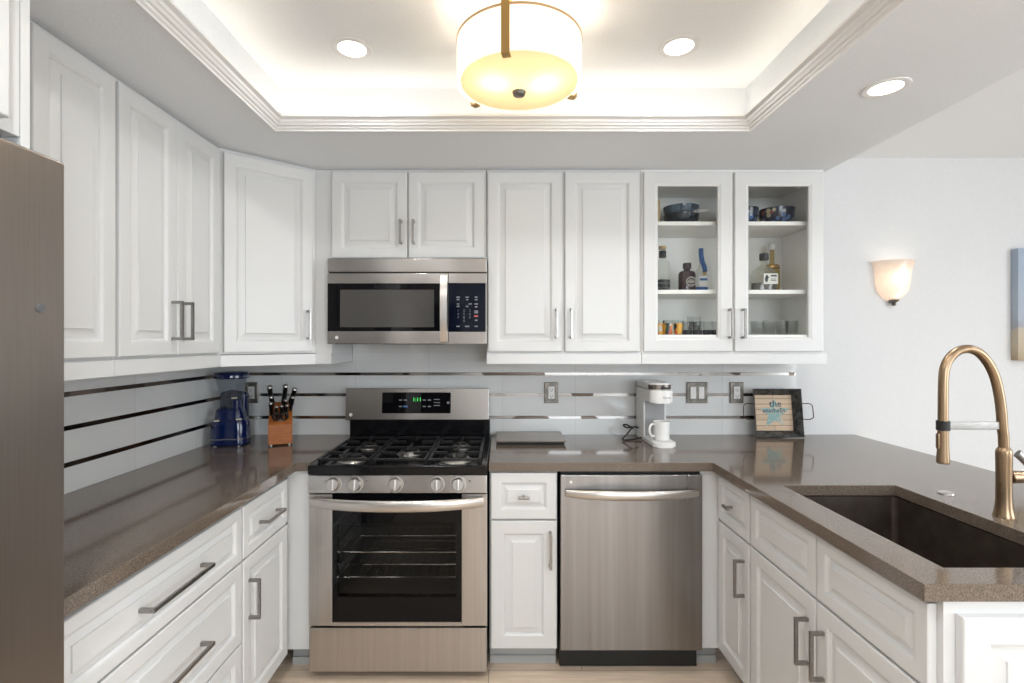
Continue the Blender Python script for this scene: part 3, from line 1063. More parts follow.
# cooktop
b = MB()
b.box(-RW - .001, RW + .001, -.012, .012, .872, .912, .006, 3)
b.box(-RW, RW, .012, .56, .872, .898).box(-RW, -RW + .03, .012, .56, .898, .911, .003).box(RW - .03, RW, .012, .56, .898, .911, .003).box(-RW + .03, RW - .03, .53, .56, .898, .911, .003)
build('cooktop', b, M['black_gloss'], t)
for (x, y, r) in ((-.235, .15, .05), (-.235, .42, .038), (0, .28, .045), (.235, .15, .055), (.235, .42, .036)):
    b = MB().lathe([(r + .018, .0), (r + .014, .004), (r, .006), (r, .014), (r - .004, .017)], (x, y, .898), 28)
    bu = build('burner', b, M['alum'], t)
    build('burner_cap', MB().lathe([(r - .006, .017), (r - .004, .022), (r - .010, .026), (.001, .027)], (x, y, .898), 28), M['iron'], bu)
for (xa, xb) in ((-.35, -.122), (-.117, .117), (.122, .35)):
    b = MB()
    zt, hh = .934, .011
    xm = (xa + xb) / 2
    for y in (.03, .275, .52):
        b.box(xa, xb, y - .006, y + .006, zt - hh, zt, .002, 1)
    for x in (xa + .006, xb - .006):
        b.box(x - .006, x + .006, .03, .52, zt - hh, zt, .002, 1)
    b.box(xm - .005, xm + .005, .03, .105, zt - hh, zt + .003, .002, 1).box(xm - .005, xm + .005, .19, .36, zt - hh, zt + .003, .002, 1).box(xm - .005, xm + .005, .45, .52, zt - hh, zt + .003, .002, 1)
    for y in (.15, .40):
        b.box(xa, xm - .04, y - .005, y + .005, zt - hh, zt + .003, .002, 1).box(xm + .04, xb, y - .005, y + .005, zt - hh, zt + .003, .002, 1)
    for x in (xa + .006, xb - .006):
        for y in (.04, .275, .51):
            b.box(x - .006, x + .006, y - .007, y + .007, .8985, zt - hh)
    build('grate', b, M['iron'], t)
# backguard
build('back_riser', MB().box(-.372, .376, .562, .655, .9, 1.018), M['black_gloss'], t)
BGM = Matrix.Translation((-.008, .548, 1.017)) @ Matrix.Rotation(R(-5), 4, 'X')
bg_ = build('backguard', MB(BGM).box(-.385, .38, 0, .09, 0, .168, .004, 3), M['steelh'], t)
build('display', MB(BGM).box(-.192, .178, -.0015, .01, .034, .148, .005), M['black_glass'], bg_)
Tm = lambda x, z: BGM @ Matrix.Translation((x, -.002, z)) @ Matrix.Rotation(R(90), 4, 'X')
build('clock_digits', MB().text('1:11', .028, Tm(-.004, .108)), M['green_led'], bg_)
b = MB(BGM)
for x in (-.092, -.066, .035, .062):
    for z in (.072, .106):
        if (x, z) != (-.066, .072):
            b.box(x - .008, x + .008, -.0021, 0, z - .003, z + .003)
for z in (.077, .093, .109):
    b.box(.085, .118, -.0021, 0, z - .002, z + .002)
b.cyl((.162, 0, .092), (.162, -.0021, .092), .007)
build('printed_marking', b, M['print_dim'], bg_)
build('start_key', MB(BGM).box(-.077, -.055, -.0021, 0, .068, .077), M['blue_print'], bg_)
build('badge', MB(BGM).cyl((-.356, 0, .028), (-.356, -.002, .028), .009, seg=20), M['label_white'], bg_)

# ------------------------------------------------------------------ microwave
t = thing('microwave', 'stainless over-the-range microwave with a blue reflection painted on its keypad', 'microwave', (-.452, -.425, 1.424))
H = .408
build('body', MB().box(-.38, .38, .022, .412, .006, H - .001), M['fridge_dark'], t)
build('vent_grille', MB().box(-.38, .38, 0, .022, .341, H, .004, 3), M['steelh'], t)
b = MB()
gx0, gx1, gz0, gz1 = -.379, .157, .06, .287
b.box(-.38, .195, -.0, .022, .287, .336, .002).box(-.38, .195, 0, .022, .0, .06, .002).box(.157, .195, 0, .022, .06, .287)
d = build('door', b, M['steelh'], t)
ix0, ix1, iz0, iz1 = -.32, .128, .079, .258
b = MB().box(gx0, ix0, .001, .02, gz0, gz1).box(ix1, gx1, .001, .02, gz0, gz1).box(ix0, ix1, .001, .02, gz0, iz0).box(ix0, ix1, .001, .02, iz1, gz1)
build('door_glass', b, M['black_glass'], d)
build('window_screen', MB().box(ix0, ix1, .0018, .02, iz0, iz1), M['screen'], d)
pts = [(.177, -.006 - .028 * (1 - abs(-1 + 2 * k / 16) ** 3), .012 + .312 * k / 16) for k in range(17)]
b = MB().sweep(pts, [(-.016, -.004), (.016, -.004), (.018, 0), (.016, .005), (-.016, .005), (-.018, 0)], up=(0, -1, 0))
b.box(.165, .189, -.008, .002, .01, .034, .002).box(.165, .189, -.008, .002, .30, .326, .002)
build('handle', b, M['steeld'], d)
c = build('control_panel', MB().box(.197, .38, 0, .022, .289, .336, .002).box(.197, .38, 0, .022, 0, .057, .002).box(.374, .38, 0, .022, .057, .289), M['steelh'], t)
build('keypad', MB().box(.197, .374, .0005, .02, .057, .289), M['keypad_glass'], c)
b = MB()
Tk = lambda x, z: Matrix.Translation((x, .0003, z)) @ Matrix.Rotation(R(90), 4, 'X')
for i, s in enumerate('1234567890'):
    col, row = (i % 3, i // 3) if s != '0' else (1, 3)
    b.text(s, .015, Tk(.243 + col * .028, .158 - row * .0165), .0004)
for x, z, w2 in ((.243, .222, .008), (.286, .222, .008), (.329, .222, .007), (.243, .211, .006), (.286, .21, .005), (.329, .21, .007), (.243, .19, .006), (.300, .190, .008), (.329, .19, .008),
                 (.243, .178, .007), (.286, .178, .006), (.329, .176, .006), (.329, .156, .009), (.329, .148, .009), (.329, .112, .006), (.243, .083, .008), (.286, .083, .01), (.329, .083, .007)):
    b.box(x - w2, x + w2, -.0001, .0012, z - .003, z + .003)
build('printed_marking', b, M['print_dim'], c)
build('stop_key', MB().box(.320, .338, -.0001, .0012, .128, .136), M['red'], c)
build('badge', MB().cyl((-.335, 0, .03), (-.335, -.0015, .03), .008, seg=20), M['label_white'], d)
build('underside_filter', MB().box(-.13, .16, .06, .3, -.003, .006).box(-.36, -.16, .06, .3, -.002, .006), M['black_matte'], t)

# ------------------------------------------------------------------ dishwasher
t = thing('dishwasher', 'stainless steel dishwasher with bowed bar handle', 'dishwasher', (.556, -.662, 0))
build('tub', MB().box(-.302, .302, .03, .60, .1, .872), M['black_matte'], t)
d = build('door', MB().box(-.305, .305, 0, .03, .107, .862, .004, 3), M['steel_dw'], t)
pts, sc = [], []
for k in range(N):
    u = -1 + 2 * k / (N - 1)
    pts.append((u * .282, -.010 - .042 * (1 - abs(u) ** 2.6), .787))
    sc.append(.75 + .25 * (1 - u ** 4))
b = MB().sweep(pts, [(.010 * math.cos(2 * PI * k / 16), .020 * math.sin(2 * PI * k / 16)) for k in range(16)], scales=sc)
build('handle', b, M['steeld'], d)
build('badge', MB().cyl((-.26, 0, .832), (-.26, -.0015, .832), .007, seg=20), M['label_white'], d)
build('kick_plate', MB().box(-.302, .302, .06, .075, .004, .1), M['black_matte'], t)

# ------------------------------------------------------------------ sink and faucet
t = thing('kitchen_sink', 'dark bronze undermount sink set in the peninsula worktop', 'sink', ((SX0 + SX1) / 2, (SY0 + SY1) / 2, .64))
hx, hy = (SX1 - SX0) / 2 + .003, (SY1 - SY0) / 2 + .003
def rrect(hx, hy, r, n=5):
    o = []
    for cx, cy, a0 in ((hx - r, hy - r, 0), (-hx + r, hy - r, 90), (-hx + r, -hy + r, 180), (hx - r, -hy + r, 270)):
        for k in range(n + 1):
            a = R(a0 + 90 * k / n)
            o.append((cx + r * math.cos(a), cy + r * math.sin(a)))
    return o
b = MB()
loops = [(rrect(hx + .02, hy + .02, .03), .232), (rrect(hx, hy, .018), .2325), (rrect(hx, hy, .018), .03), (rrect(hx - .006, hy - .006, .02), .012), (rrect(hx - .02, hy - .02, .02), .006), (rrect(.06, .06, .059), .002)]
rs = [[b.v((x, y, z)) for x, y in lp] for lp, z in loops]
for a_, c_ in zip(rs, rs[1:]):
    for k in range(len(a_)):
        k2 = (k + 1) % len(a_)
        b.face([a_[k], a_[k2], c_[k2], c_[k]])
b.face(rs[-1])
build('bowl', b, M['sink'], t)
build('drain', MB().lathe([(.056, .003), (.054, .006), (.045, .006), (.04, .004), (.012, .004), (.01, .007), (.001, .008)], (0, 0, 0), 28), M['dark_chrome'], t)

FX, FY = 1.494, -1.327
t = thing('kitchen_faucet', 'champagne bronze pull-down faucet arching over the sink', 'faucet', (FX, FY, CT1))
build('base', MB().lathe([(.0255, 0), (.0255, .004), (.0235, .012), (.0205, .03), (.0190, .06), (.0186, .12), (.0192, .17), (.0196, .19), (.0185, .198), (.0135, .206)], seg=32), M['bronze'], t)
P2 = lambda px, py: ((px - 502) * 1.503 / FPX - FX, 0, CAM_Z - (py - 341) * 1.503 / FPX - CT1)
neck = [(0, 0, .2), (-.0015, 0, .24), P2(1002.5, 428)]
arch = [(1001.2, 410), (999.0, 394), (995, 377), (989, 364), (981, 354), (973, 349.5), (966, 348.5), (958, 350.5), (951, 356), (946, 364), (943.8, 374), (943.2, 390)]
pts = neck + [P2(*q) for q in arch] + [P2(943, 421)]
# smooth the path
def catmull(P, n=5):
    P = [Vector(p) for p in P]
    out = []
    for i in range(len(P) - 1):
        p0, p1, p2, p3 = P[max(i - 1, 0)], P[i], P[i + 1], P[min(i + 2, len(P) - 1)]
        for k in range(n):
            u = k / n
            out.append(.5 * ((2 * p1) + (p2 - p0) * u + (2 * p0 - 5 * p1 + 4 * p2 - p3) * u * u + (3 * p1 - p0 - 3 * p2 + p3) * u ** 3))
    out.append(P[-1])
    return out
build('spout_pipe', MB().tube(catmull(pts), .0128, 18), M['bronze'], t)
e0, e1 = Vector(P2(943, 421)), Vector(P2(943, 463))
hL = (e0 - e1).length
sp = build('spray_head', MB().lathe([(.0140, hL), (.0138, hL * .6), (.0146, hL * .3), (.0162, .01), (.0162, .003), (.014, 0)], tuple(e1), 24), M['bronze'], t)
build('spray_button', MB().box(e1.x - .0185, e1.x - .012, -.006, .006, e1.z + hL * .35, e1.z + hL * .72, .003), M['bronze'], sp)
zc = P2(943, 425)[2]
build('holder_ring', MB().lathe([(.0135, -.014), (.0168, -.014), (.0168, .014), (.0135, .014)], (e0.x, 0, zc), 24), M['black_matte'], t)
build('holder_arm', MB().box(e0.x + .015, -.012, -.004, .004, zc - .012, zc + .011, .002), M['nickel'], t)
lv = build('valve', MB().cyl((.015, 0, .118), (.068, 0, .118), .019, .017, 24, .002).cyl((.069, 0, .118), (.10, 0, .118), .0185, .019, 24, .002), M['bronze'], t)
b = MB().sweep(catmull([(.085, 0, .13), (.078, 0, .15), (.058, 0, .172), (.04, 0, .188)], 4), [(.013 * math.cos(2 * PI * k / 14), .007 * math.sin(2 * PI * k / 14)) for k in range(14)], up=(0, 1, 0))
build('lever', b, M['nickel'], lv)
tag(build('hole_cover', MB().lathe([(.024, 0), (.0235, .003), (.019, .005), (.001, .006)], (1.522, CAM_Y + 1.731, CT1 + .0003), 28), M['steeld']), 'small round chrome hole cover on worktop behind the sink', 'hole cover')

# ------------------------------------------------------------------ electrical plates
def plate(name, label, x, z, w, kind):
    t = thing(name, label, 'switch' if kind == 'switch' else 'outlet', (x, -.0128, z))
    h = .058
    b = MB().rings(-w / 2, w / 2, -h, h, [(0, 0), (0, -.004), (.003, -.007), (.014, -.007), (.016, -.005)])
    build('cover_plate', b, M['plate'], t)
    xs = (-.023, .023) if kind == 'switch' else (0,)
    for cx in xs:
        if kind == 'switch':
            b = MB().box(cx - .0155, cx + .0155, -.010, -.004, -.033, .033, .0015)
            build('rocker', b, M['porcelain'], t)
        else:
            b = MB().box(cx - .017, cx + .017, -.009, -.004, -.034, .034, .0015)
            r = build('receptacle', b, M['porcelain'], t)
            b = MB()
            for s in (-.018, .018):
                b.box(cx - .008, cx - .005, -.0095, -.0085, s - .005, s + .006).box(cx + .005, cx + .008, -.0095, -.0085, s - .005, s + .005)
                b.cyl((cx, -.0085, s - .010), (cx, -.0095, s - .010), .003, seg=10)
            build('slots', b, M['print_dark'], r)
    return t


plate('wall_outlet', 'pewter outlet plate behind the blender and knife block', -1.396, 1.150, .072, 'outlet')
plate('wall_outlet', 'pewter outlet plate left of the coffee maker', .275, 1.150, .076, 'outlet')
plate('light_switch', 'double rocker light switch right of the coffee maker', 1.087, 1.150, .116, 'switch')
plate('wall_outlet', 'pewter outlet plate between light switch and framed sign', 1.308, 1.150, .076, 'outlet')

# ------------------------------------------------------------------ blender
BX, BY = -1.375, -.262
t = thing('blender', 'cobalt blue blender with clear jar in the corner', 'blender', (BX, BY, CT1), 8)
def lobes(s, n=48):
    o = []
    for k in range(n):
        a = 2 * PI * k / n
        r = .070 + .014 * abs(math.cos(a)) ** 1.5 + (.016 * math.exp(-((a - R(225)) / .42) ** 2) + .016 * math.exp(-((a - R(315)) / .42) ** 2))
        o.append((r * s * math.cos(a) * 1.02, r * s * math.sin(a)))
    return o
b = MB()
lv_ = [(1.03, .004), (1.06, .010), (1.05, .03), (1.03, .06), (1.0, .105), (.94, .125), (.84, .132), (.80, .150), (.76, .175), (.66, .185)]
rs = [[b.v((x, y, z)) for x, y in lobes(s)] for s, z in lv_]
for a_, c_ in zip(rs, rs[1:]):
    for k in range(48):
        b.face([a_[k], a_[(k + 1) % 48], c_[(k + 1) % 48], c_[k]])
b.face(list(reversed(rs[0])))
b.face(rs[-1])
bb = build('motor_base', b, M['blue'], t)
build('tower', MB().box(-.066, .066, .012, .07, .12, .265, .02, 4).box(.012, .052, -.05, .02, .13, .235, .016, 4), M['blue'], t)
build('trim_band', MB().tube([(x, y, .036) for x, y in lobes(1.055)], .0022, 6, True), M['alum'], t)
for x, y in ((-.055, -.06), (.055, -.06), (0, .06)):
    build('foot', MB().cyl((x, y, 0), (x, y, .007), .008, seg=14), M['alum'], t)
for x, y, z in ((-.042, -.077, .129), (.058, -.066, .133), (.03, -.046, .237)):
    build('button', MB().box(x - .013, x + .013, y - .007, y + .007, z - .003, z + .005, .003), M['cream'], t)
jar_ = build('jar', MB().lathe([(.034, .165), (.046, .21), (.072, .335), (.068, .335), (.042, .212), (.030, .17)], seg=36, close=False), M['jar'], t)
build('ice_hopper', MB().lathe([(.0, .168), (.028, .172), (.040, .214), (.044, .245), (.03, .268), (.0, .276)], (0, .008, 0), 24), principled('smoked_plastic', (.03, .03, .04), .25), t)
build('lid', MB().lathe([(.074, .333), (.081, .336), (.082, .355), (.076, .366), (.05, .370), (.001, .371)], seg=36), M['blue'], t)

# ------------------------------------------------------------------ knife block and its knives
KX, KY, KR = -1.135, -.24, 22
t = thing('knife_block', 'orange wooden knife block beside the blue blender', 'knife block', (KX, KY, CT1), KR)
# side profile in (y, z), extruded along x
b = MB(Matrix.Rotation(R(90), 4, 'Z') @ Matrix.Rotation(R(90), 4, 'X'))
KM = Matrix(((0, 0, 1, 0), (1, 0, 0, 0), (0, 1, 0, 0), (0, 0, 0, 1)))
b = MB(KM)
b.prism([(-.072, .008), (.06, .008), (.105, .165), (.055, .205), (-.072, .105)], -.055, .055, .003)
build('block', b, M['oak'], t)
for x in (-.042, .042):
    for y in (-.06, .05):
        build('foot', MB().cyl((x, y, 0), (x, y, .009), .006, seg=12), M['alum'], t)
KW = Matrix.Translation((KX, KY, CT1)) @ Matrix.Rotation(R(KR), 4, 'Z')
# slanting face runs from (-.072,.105) to (.055,.205); handles leave it along its normal
nrm = Vector((0, -.100, .127)).normalized()
def knife_mesh(L, r):
    sec = [(r * .62 * math.cos(2 * PI * k / 12), r * math.sin(2 * PI * k / 12)) for k in range(12)]
    return MB().sweep(catmull([(0, 0, 0), (0, 0.001, L * .3), (0, -.001, L * .65), (0, .004, L)], 4), sec, up=(0, 1, 0), scales=None)
def make_knife(kind, L, r, u, xx, splay, label):
    base = KW @ Vector((xx, -.072 + .127 * u, .105 + .100 * u + .0015))
    o = thing('kitchen_knife', label, 'knife', base, 0, 'knives in the wooden block')
    r *= 1.38
    h = build('grip', knife_mesh(L, r), M['black_grip'], o)
    build('end_cap', MB().cyl((0, .004, L - .002), (0, .005, L + .005), r * .78, r * .6, 12, .001), M['alum'], o)
    build('bolster', MB().cyl((0, 0, -.001), (0, 0, .008), r * .7, r * .8, 12), M['alum'], o)
    d = (nrm + Vector((splay, 0, 0))).normalized()
    q = d.to_track_quat('Z', 'Y')
    o.rotation_euler = (Matrix.Rotation(R(KR), 4, 'Z') @ q.to_matrix().to_4x4()).to_euler()
    return o
make_knife(0, .115, .0135, .92, -.040, -.10, 'large black knife leaning out at the block\'s upper left')
make_knife(0, .120, .0135, .92, .012, .10, 'longest black knife, top centre of the block')
make_knife(0, .100, .0125, .90, .044, .25, 'black knife leaning out at the block\'s upper right')
make_knife(1, .085, .0105, .66, -.040, -.05, 'black knife second from top on block\'s left column')
make_knife(1, .075, .0105, .45, -.041, -.05, 'black knife third from top on block\'s left column')
make_knife(1, .080, .010, .64, .046, .16, 'short black knife below the right-hand leaning one')
make_knife(2, .070, .0085, .31, -.019, 0.03, 'short black steak knife, left of the lower row in block')
make_knife(2, .070, .0085, .33, .003, 0.04, 'short black steak knife, middle of the lower row in block')
make_knife(2, .070, .0085, .35, .026, .06, 'short black steak knife, right of the lower row in block')
make_knife(2, .070, .0095, .58, .018, .08, 'short black knife just above the lower row in block')
# scissors in the lowest slot
base = KW @ Vector((0, -.072 + .127 * .14, .105 + .1 * .14 + .001))
o = thing('kitchen_scissors', 'black-handled kitchen scissors in the block\'s front slot', 'scissors', base)
o.rotation_euler = (Matrix.Rotation(R(KR), 4, 'Z') @ nrm.to_track_quat('Z', 'Y').to_matrix().to_4x4()).to_euler()
for s in (-1, 1):
    build('grip', MB().tube([(s * .018 + .016 * math.cos(2 * PI * k / 18), 0, .034 + .024 * math.sin(2 * PI * k / 18)) for k in range(18)], .005, 8, True), M['black_matte'], o)
build('pivot', MB().box(-.012, .012, -.003, .003, 0, .012, .001), M['alum'], o)

# ------------------------------------------------------------------ slab right of the range
t = thing('serving_board', 'flat taupe rectangular board with dark underside right of the range', 'board', (.155, -.165, CT1))
build('top', MB().box(-.185, .17, -.125, .13, .014, .024, .003, 3), M['slab'], t)
build('base', MB().box(-.175, .16, -.115, .12, .0, .014, .004), M['black_matte'], t)

# ------------------------------------------------------------------ coffee maker with mug
CX, CY = .800, -.205
t = thing('coffee_maker', 'white single-serve coffee maker on the back worktop', 'coffee maker', (CX, CY, CT1))
HW = .058
def stadium(hw, yb, yf, n=14):
    """outline with a half round front (toward -y)."""
    o = [(hw, yb), (-hw, yb)]
    for k in range(n + 1):
        a = PI + PI * k / n
        o.append((hw * math.cos(a), yf + hw + .55 * hw * math.sin(a) - .45 * hw))
    return o
build('foot_plate', MB().prism(stadium(HW, .165, -.16), 0, .026, .005, 3), M['porcelain'], t)
build('column', MB().prism([(HW, .165), (-HW, .165), (-HW, .02), (HW, .02)], .026, .215, .004), M['porcelain'], t)
hd = build('brew_head', MB().prism(stadium(HW, .165, -.115), .212, .275, .006, 3).prism(stadium(HW * .97, .165, -.085), .275, .312, .010, 3), M['porcelain'], t)
b = MB()
ol = stadium(HW * .99, .165, -.088)[2:]
lo, hi = [], []
for x, y in ol:
    lo.append(b.v((x * 1.01, y - .001, .279)))
    hi.append(b.v((x * 1.01, y - .001, .303)))
for k in range(len(ol) - 1):
    b.face([lo[k], lo[k + 1], hi[k + 1], hi[k]])
build('dark_band', b, M['dark_chrome'], hd)
b = MB().box(-.0, .04, -.104, -.095, .282, .291, .003)
build('lid_latch', b, M['black_matte'], hd)
build('recess_plate', MB().box(-HW + .008, HW - .008, .017, .0205, .03, .21), M['grey_plastic'], t)
b = MB().text('Keurig', .014, Matrix.Translation((.016, -.1285, .243)) @ Matrix.Rotation(R(90), 4, 'X'), .001)
build('lettering', b, M['grey_plastic'], hd)
build('water_tank', MB().box(-HW - .0, HW - .0, .1655, .18, .03, .30, .004), M['jar'], t)
b = MB().tube(catmull([(-.05, .12, .05), (-.085, .11, .06), (-.10, .09, .055), (-.125, .10, .072), (-.145, .10, .070), (-.13, .085, .058), (-.10, .10, .060), (-.13, .06, .035), (-.165, .03, .010), (-.16, .02, .005), (-.12, .03, .005), (-.05, .06, .012)], 6), .0042, 8)
build('power_cord', b, M['black_matte'], t)
t = thing('mug', 'white mug standing under the coffee maker spout', 'mug', (CX + .002, CY - .085, CT1 + .0265), 0)
build('cup', MB().lathe([(.001, .0), (.034, .0), (.0385, .004), (.0395, .05), (.040, .092), (.0385, .094), (.037, .092), (.036, .05), (.034, .008), (.001, .006)], seg=32), M['mug'], t)
build('handle', MB().tube(catmull([(-.037, -.006, .078), (-.055, -.016, .080), (-.066, -.022, .064), (-.066, -.022, .042), (-.056, -.016, .024), (-.037, -.006, .020)], 5), .0055, 10), M['mug'], t)

# ------------------------------------------------------------------ metal tray sign
t = thing('tray_sign', 'galvanised metal tray with beach star sign leaning on the wall', 'decorative tray', (1.501, -.104, CT1 + .001))
LM = Matrix.Rotation(R(-7), 4, 'X')
b = MB(LM)
fw, fh, bw, bh, dp = .133, .262, .101, .2, .05
z0 = .002
b.rings(-fw, fw, z0, z0 + fh, [(0, 0), (.003, -.002), (.006, 0), ((fw - bw), dp), ], False, False)
b.rings(-fw, fw, z0, z0 + fh, [(0, 0), (fw - bw - .003, dp + .003)], True, False)
build('tray', b, M['galv'], t, recalc=False)
sg = build('sign_panel', MB(LM).box(-bw, bw, dp - .004, dp - .0005, z0 + .034, z0 + fh - .034), M['sign_wood'], t)
star = []
for k in range(10):
    a = R(90 + 36 * k)
    r = .088 if k % 2 == 0 else .038
    star.append((r * math.cos(a), r * math.sin(a) * 1.0))
b = MB(LM @ Matrix.Translation((.004, dp - .004, z0 + .128)) @ Matrix.Rotation(R(90), 4, 'X'))
b.prism(star, 0, .0012)
build('painted_star', b, M['teal'], sg)
b = MB(LM)
TX = lambda x, z: Matrix.Translation((x, dp - .0056, z)) @ Matrix.Rotation(R(90), 4, 'X')
b.text('the', .052, TX(0.01, z0 + .180), .0006)
b.text('seashells', .036, TX(0.0, z0 + .144), .0006)
build('lettering', b, M['teal_dark'], sg)
for s in (-1, 1):
    hp = [(s * (fw - .004), .004, .10), (s * (fw + .03), .0, .098), (s * (fw + .052), 0, .106), (s * (fw + .056), 0, .122), (s * (fw + .054), 0, .168), (s * (fw + .044), 0, .181), (s * (fw + .025), 0, .184), (s * (fw - .004), .004, .182)]
    build('handle', MB(LM).tube(catmull(hp, 4), .0026, 8), M['rust'], t)

# ------------------------------------------------------------------ display cabinet contents
def at(px, Z):
    return (px - 502) * Z / FPX
def bottle_item(name, label, px, Z, z, builder, cat='bottle'):
    t = thing(name, label, cat, (at(px, Z), CAM_Y + Z, z + .0005))
    builder(t)
    return t
def b1(t):
    build('glass_body', MB().lathe([(.001, 0), (.034, 0), (.037, .004), (.037, .135), (.033, .155), (.017, .175), (.015, .19), (.015, .222), (.001, .222)], seg=28), M['bottle_clear'], t)
    build('neck_band', MB().lathe([(.0165, .178), (.018, .18), (.018, .212), (.0165, .214)], seg=24), M['label_black'], t)
    build('stopper', MB().lathe([(.018, .2225), (.019, .226), (.019, .238), (.001, .24)], seg=24), M['cork'], t)
    for za, zb in ((.0, .016), (.022, .040), (.046, .062)):
        build('label_band', MB().lathe([(.0374, za), (.0378, za + .001), (.0378, zb), (.0374, zb)], seg=28), M['label_black'], t)
bottle_item('liquor_bottle', 'tall clear bottle with cork stopper and black label bands', 662.5, 2.63, SH2, b1)
def b2(t):
    build('glass_body', MB().lathe([(.001, 0), (.040, 0), (.044, .005), (.044, .088), (.038, .104), (.016, .112), (.015, .125), (.001, .125)], seg=28, sy=.7), M['maroon'], t)
    build('cap', MB().lathe([(.018, .118), (.021, .120), (.021, .146), (.018, .149), (.001, .149)], seg=20), M['maroon'], t)
    M2 = Matrix.Translation((.010, -.0312, .05)) @ Matrix.Rotation(R(90), 4, 'X')
    b = MB(M2)
    b.lathe([(.025, 0), (.026, .002), (.021, .002), (.020, 0)], seg=28, close=False)
    b.box(-.016, .016, -.006, .006, 0, .0022).box(-.011, .011, -.016, -.012, 0, .0022).box(-.011, .011, .010, .014, 0, .0022)
    build('round_label', b, M['label_grey'], t)
bottle_item('liquor_bottle', 'squat dark maroon bottle with round pale emblem', 687, 2.62, SH2, b2)
def b3(t):
    build('glass_body', MB().lathe([(.001, 0), (.031, 0), (.033, .004), (.033, .10), (.028, .118), (.013, .135), (.011, .16), (.011, .225), (.001, .225)], seg=28), M['bottle_clear'], t)
    build('front_label', MB().box(-.024, .024, -.0345, -.031, .03, .085, .001), M['label_white'], t)
    build('label_band', MB().lathe([(.0334, .008), (.0338, .009), (.0338, .028), (.0334, .029)], seg=28).box(-.02, .02, -.0352, -.034, .062, .074), M['label_blue'], t)
    build('neck_ribbon', MB().tube(catmull([(0, 0, .235), (0, -.002, .20), (.004, -.008, .165), (.012, -.016, .135), (.010, -.026, .112)], 5), .0125, 10), M['label_blue'], t)
    build('medal', MB().cyl((.004, -.034, .098), (.004, -.038, .098), .0085, seg=16), M['brass'], t)
bottle_item('liquor_bottle', 'clear bottle with blue ribbon neck and blue label', 701, 2.68, SH2, b3)
def b4(t):
    build('glass_body', MB().lathe([(.001, 0), (.062, 0), (.066, .006), (.066, .075), (.056, .105), (.03, .125), (.017, .132), (.016, .165), (.001, .165)], seg=32, sy=.55), M['bottle_clear'], t)
    build('liquor', MB().lathe([(.001, .003), (.060, .003), (.0645, .008), (.0645, .042), (.001, .042)], seg=32, sy=.54), M['liquor'], t)
    lb = build('front_label', MB().box(-.022, .052, -.0385, -.035, .034, .088, .001), M['label_white'], t)
    b = MB().prism([(-.012, .045), (-.002, .045), (.0, .06), (.006, .068), (-.002, .078), (-.008, .082), (-.012, .072), (-.016, .060)], .0, .0006)
    b.bm.transform(Matrix.Translation((0, -.0386, 0)) @ Matrix.Rotation(R(90), 4, 'X'))
    b.box(.014, .044, -.0392, -.038, .072, .080).box(.014, .04, -.0392, -.038, .058, .061).box(.014, .042, -.0392, -.038, .05, .053)
    build('label_print', b, M['label_black'], lb)
    build('stopper', MB().lathe([(.020, .160), (.022, .163), (.022, .192), (.019, .196), (.001, .196)], seg=24), M['label_black'], t)
bottle_item('liquor_bottle', 'wide clear decanter bottle with black stopper and white label', 764, 2.60, SH2, b4)
def b5(t):
    build('glass_body', MB().lathe([(.001, 0), (.036, 0), (.039, .005), (.039, .14), (.035, .15), (.014, .158), (.012, .175), (.012, .24), (.001, .24)], seg=28, sy=.8), M['bottle_amber'], t)
    build('collar', MB().lathe([(.0395, .138), (.0400, .142), (.0365, .152), (.030, .156)], seg=28, sy=.8, close=False), M['brass'], t)
    build('stopper', MB().lathe([(.014, .235), (.016, .238), (.016, .262), (.013, .268), (.001, .268)], seg=20), M['label_white'], t)
bottle_item('liquor_bottle', 'tall amber bottle with pale stopper behind the wide decanter', 772, 2.72, SH2, b5)

def bowl_prof(r, h):
    return [(.001, 0), (r * .56, 0), (r * .6, .004), (r * .82, h * .25), (r * .95, h * .6), (r, h), (r * .97, h * 1.01), (r * .91, h * .62), (r * .77, h * .3), (r * .4, .010), (.001, .009)]
def bowl(label, px, Z, z, r, h, m, name='bowl'):
    o = build(name, MB().lathe(bowl_prof(r, h), (at(px, Z), CAM_Y + Z, z + .0005), 36), m)
    return tag(o, label, 'bowl')
bowl('dark slate bowl, lower of the stacked pair on top shelf', 681, 2.66, SH1, .090, .066, M['bowl_dark'])
bowl('slate blue bowl, upper of the stacked pair on top shelf', 681, 2.66, SH1 + .040, .091, .068, M['bowl_blue'])
bowl('dark floral bowl fully seen through right glass door', 776.5, 2.64, SH1, .087, .09, M['floral'])
bowl('dark floral bowl half hidden behind the glass door stile', 741, 2.64, SH1, .084, .09, M['floral'])
b = MB(Matrix.Translation((at(655, 2.66), CAM_Y + 2.66, SH1 + .0005)))
b.box(-.009, .009, -.06, .08, 0, .132, .004)
tag(build('cutting_board', b, M['tan_wood']), 'tan wooden board on edge beside the stacked bowls', 'board')

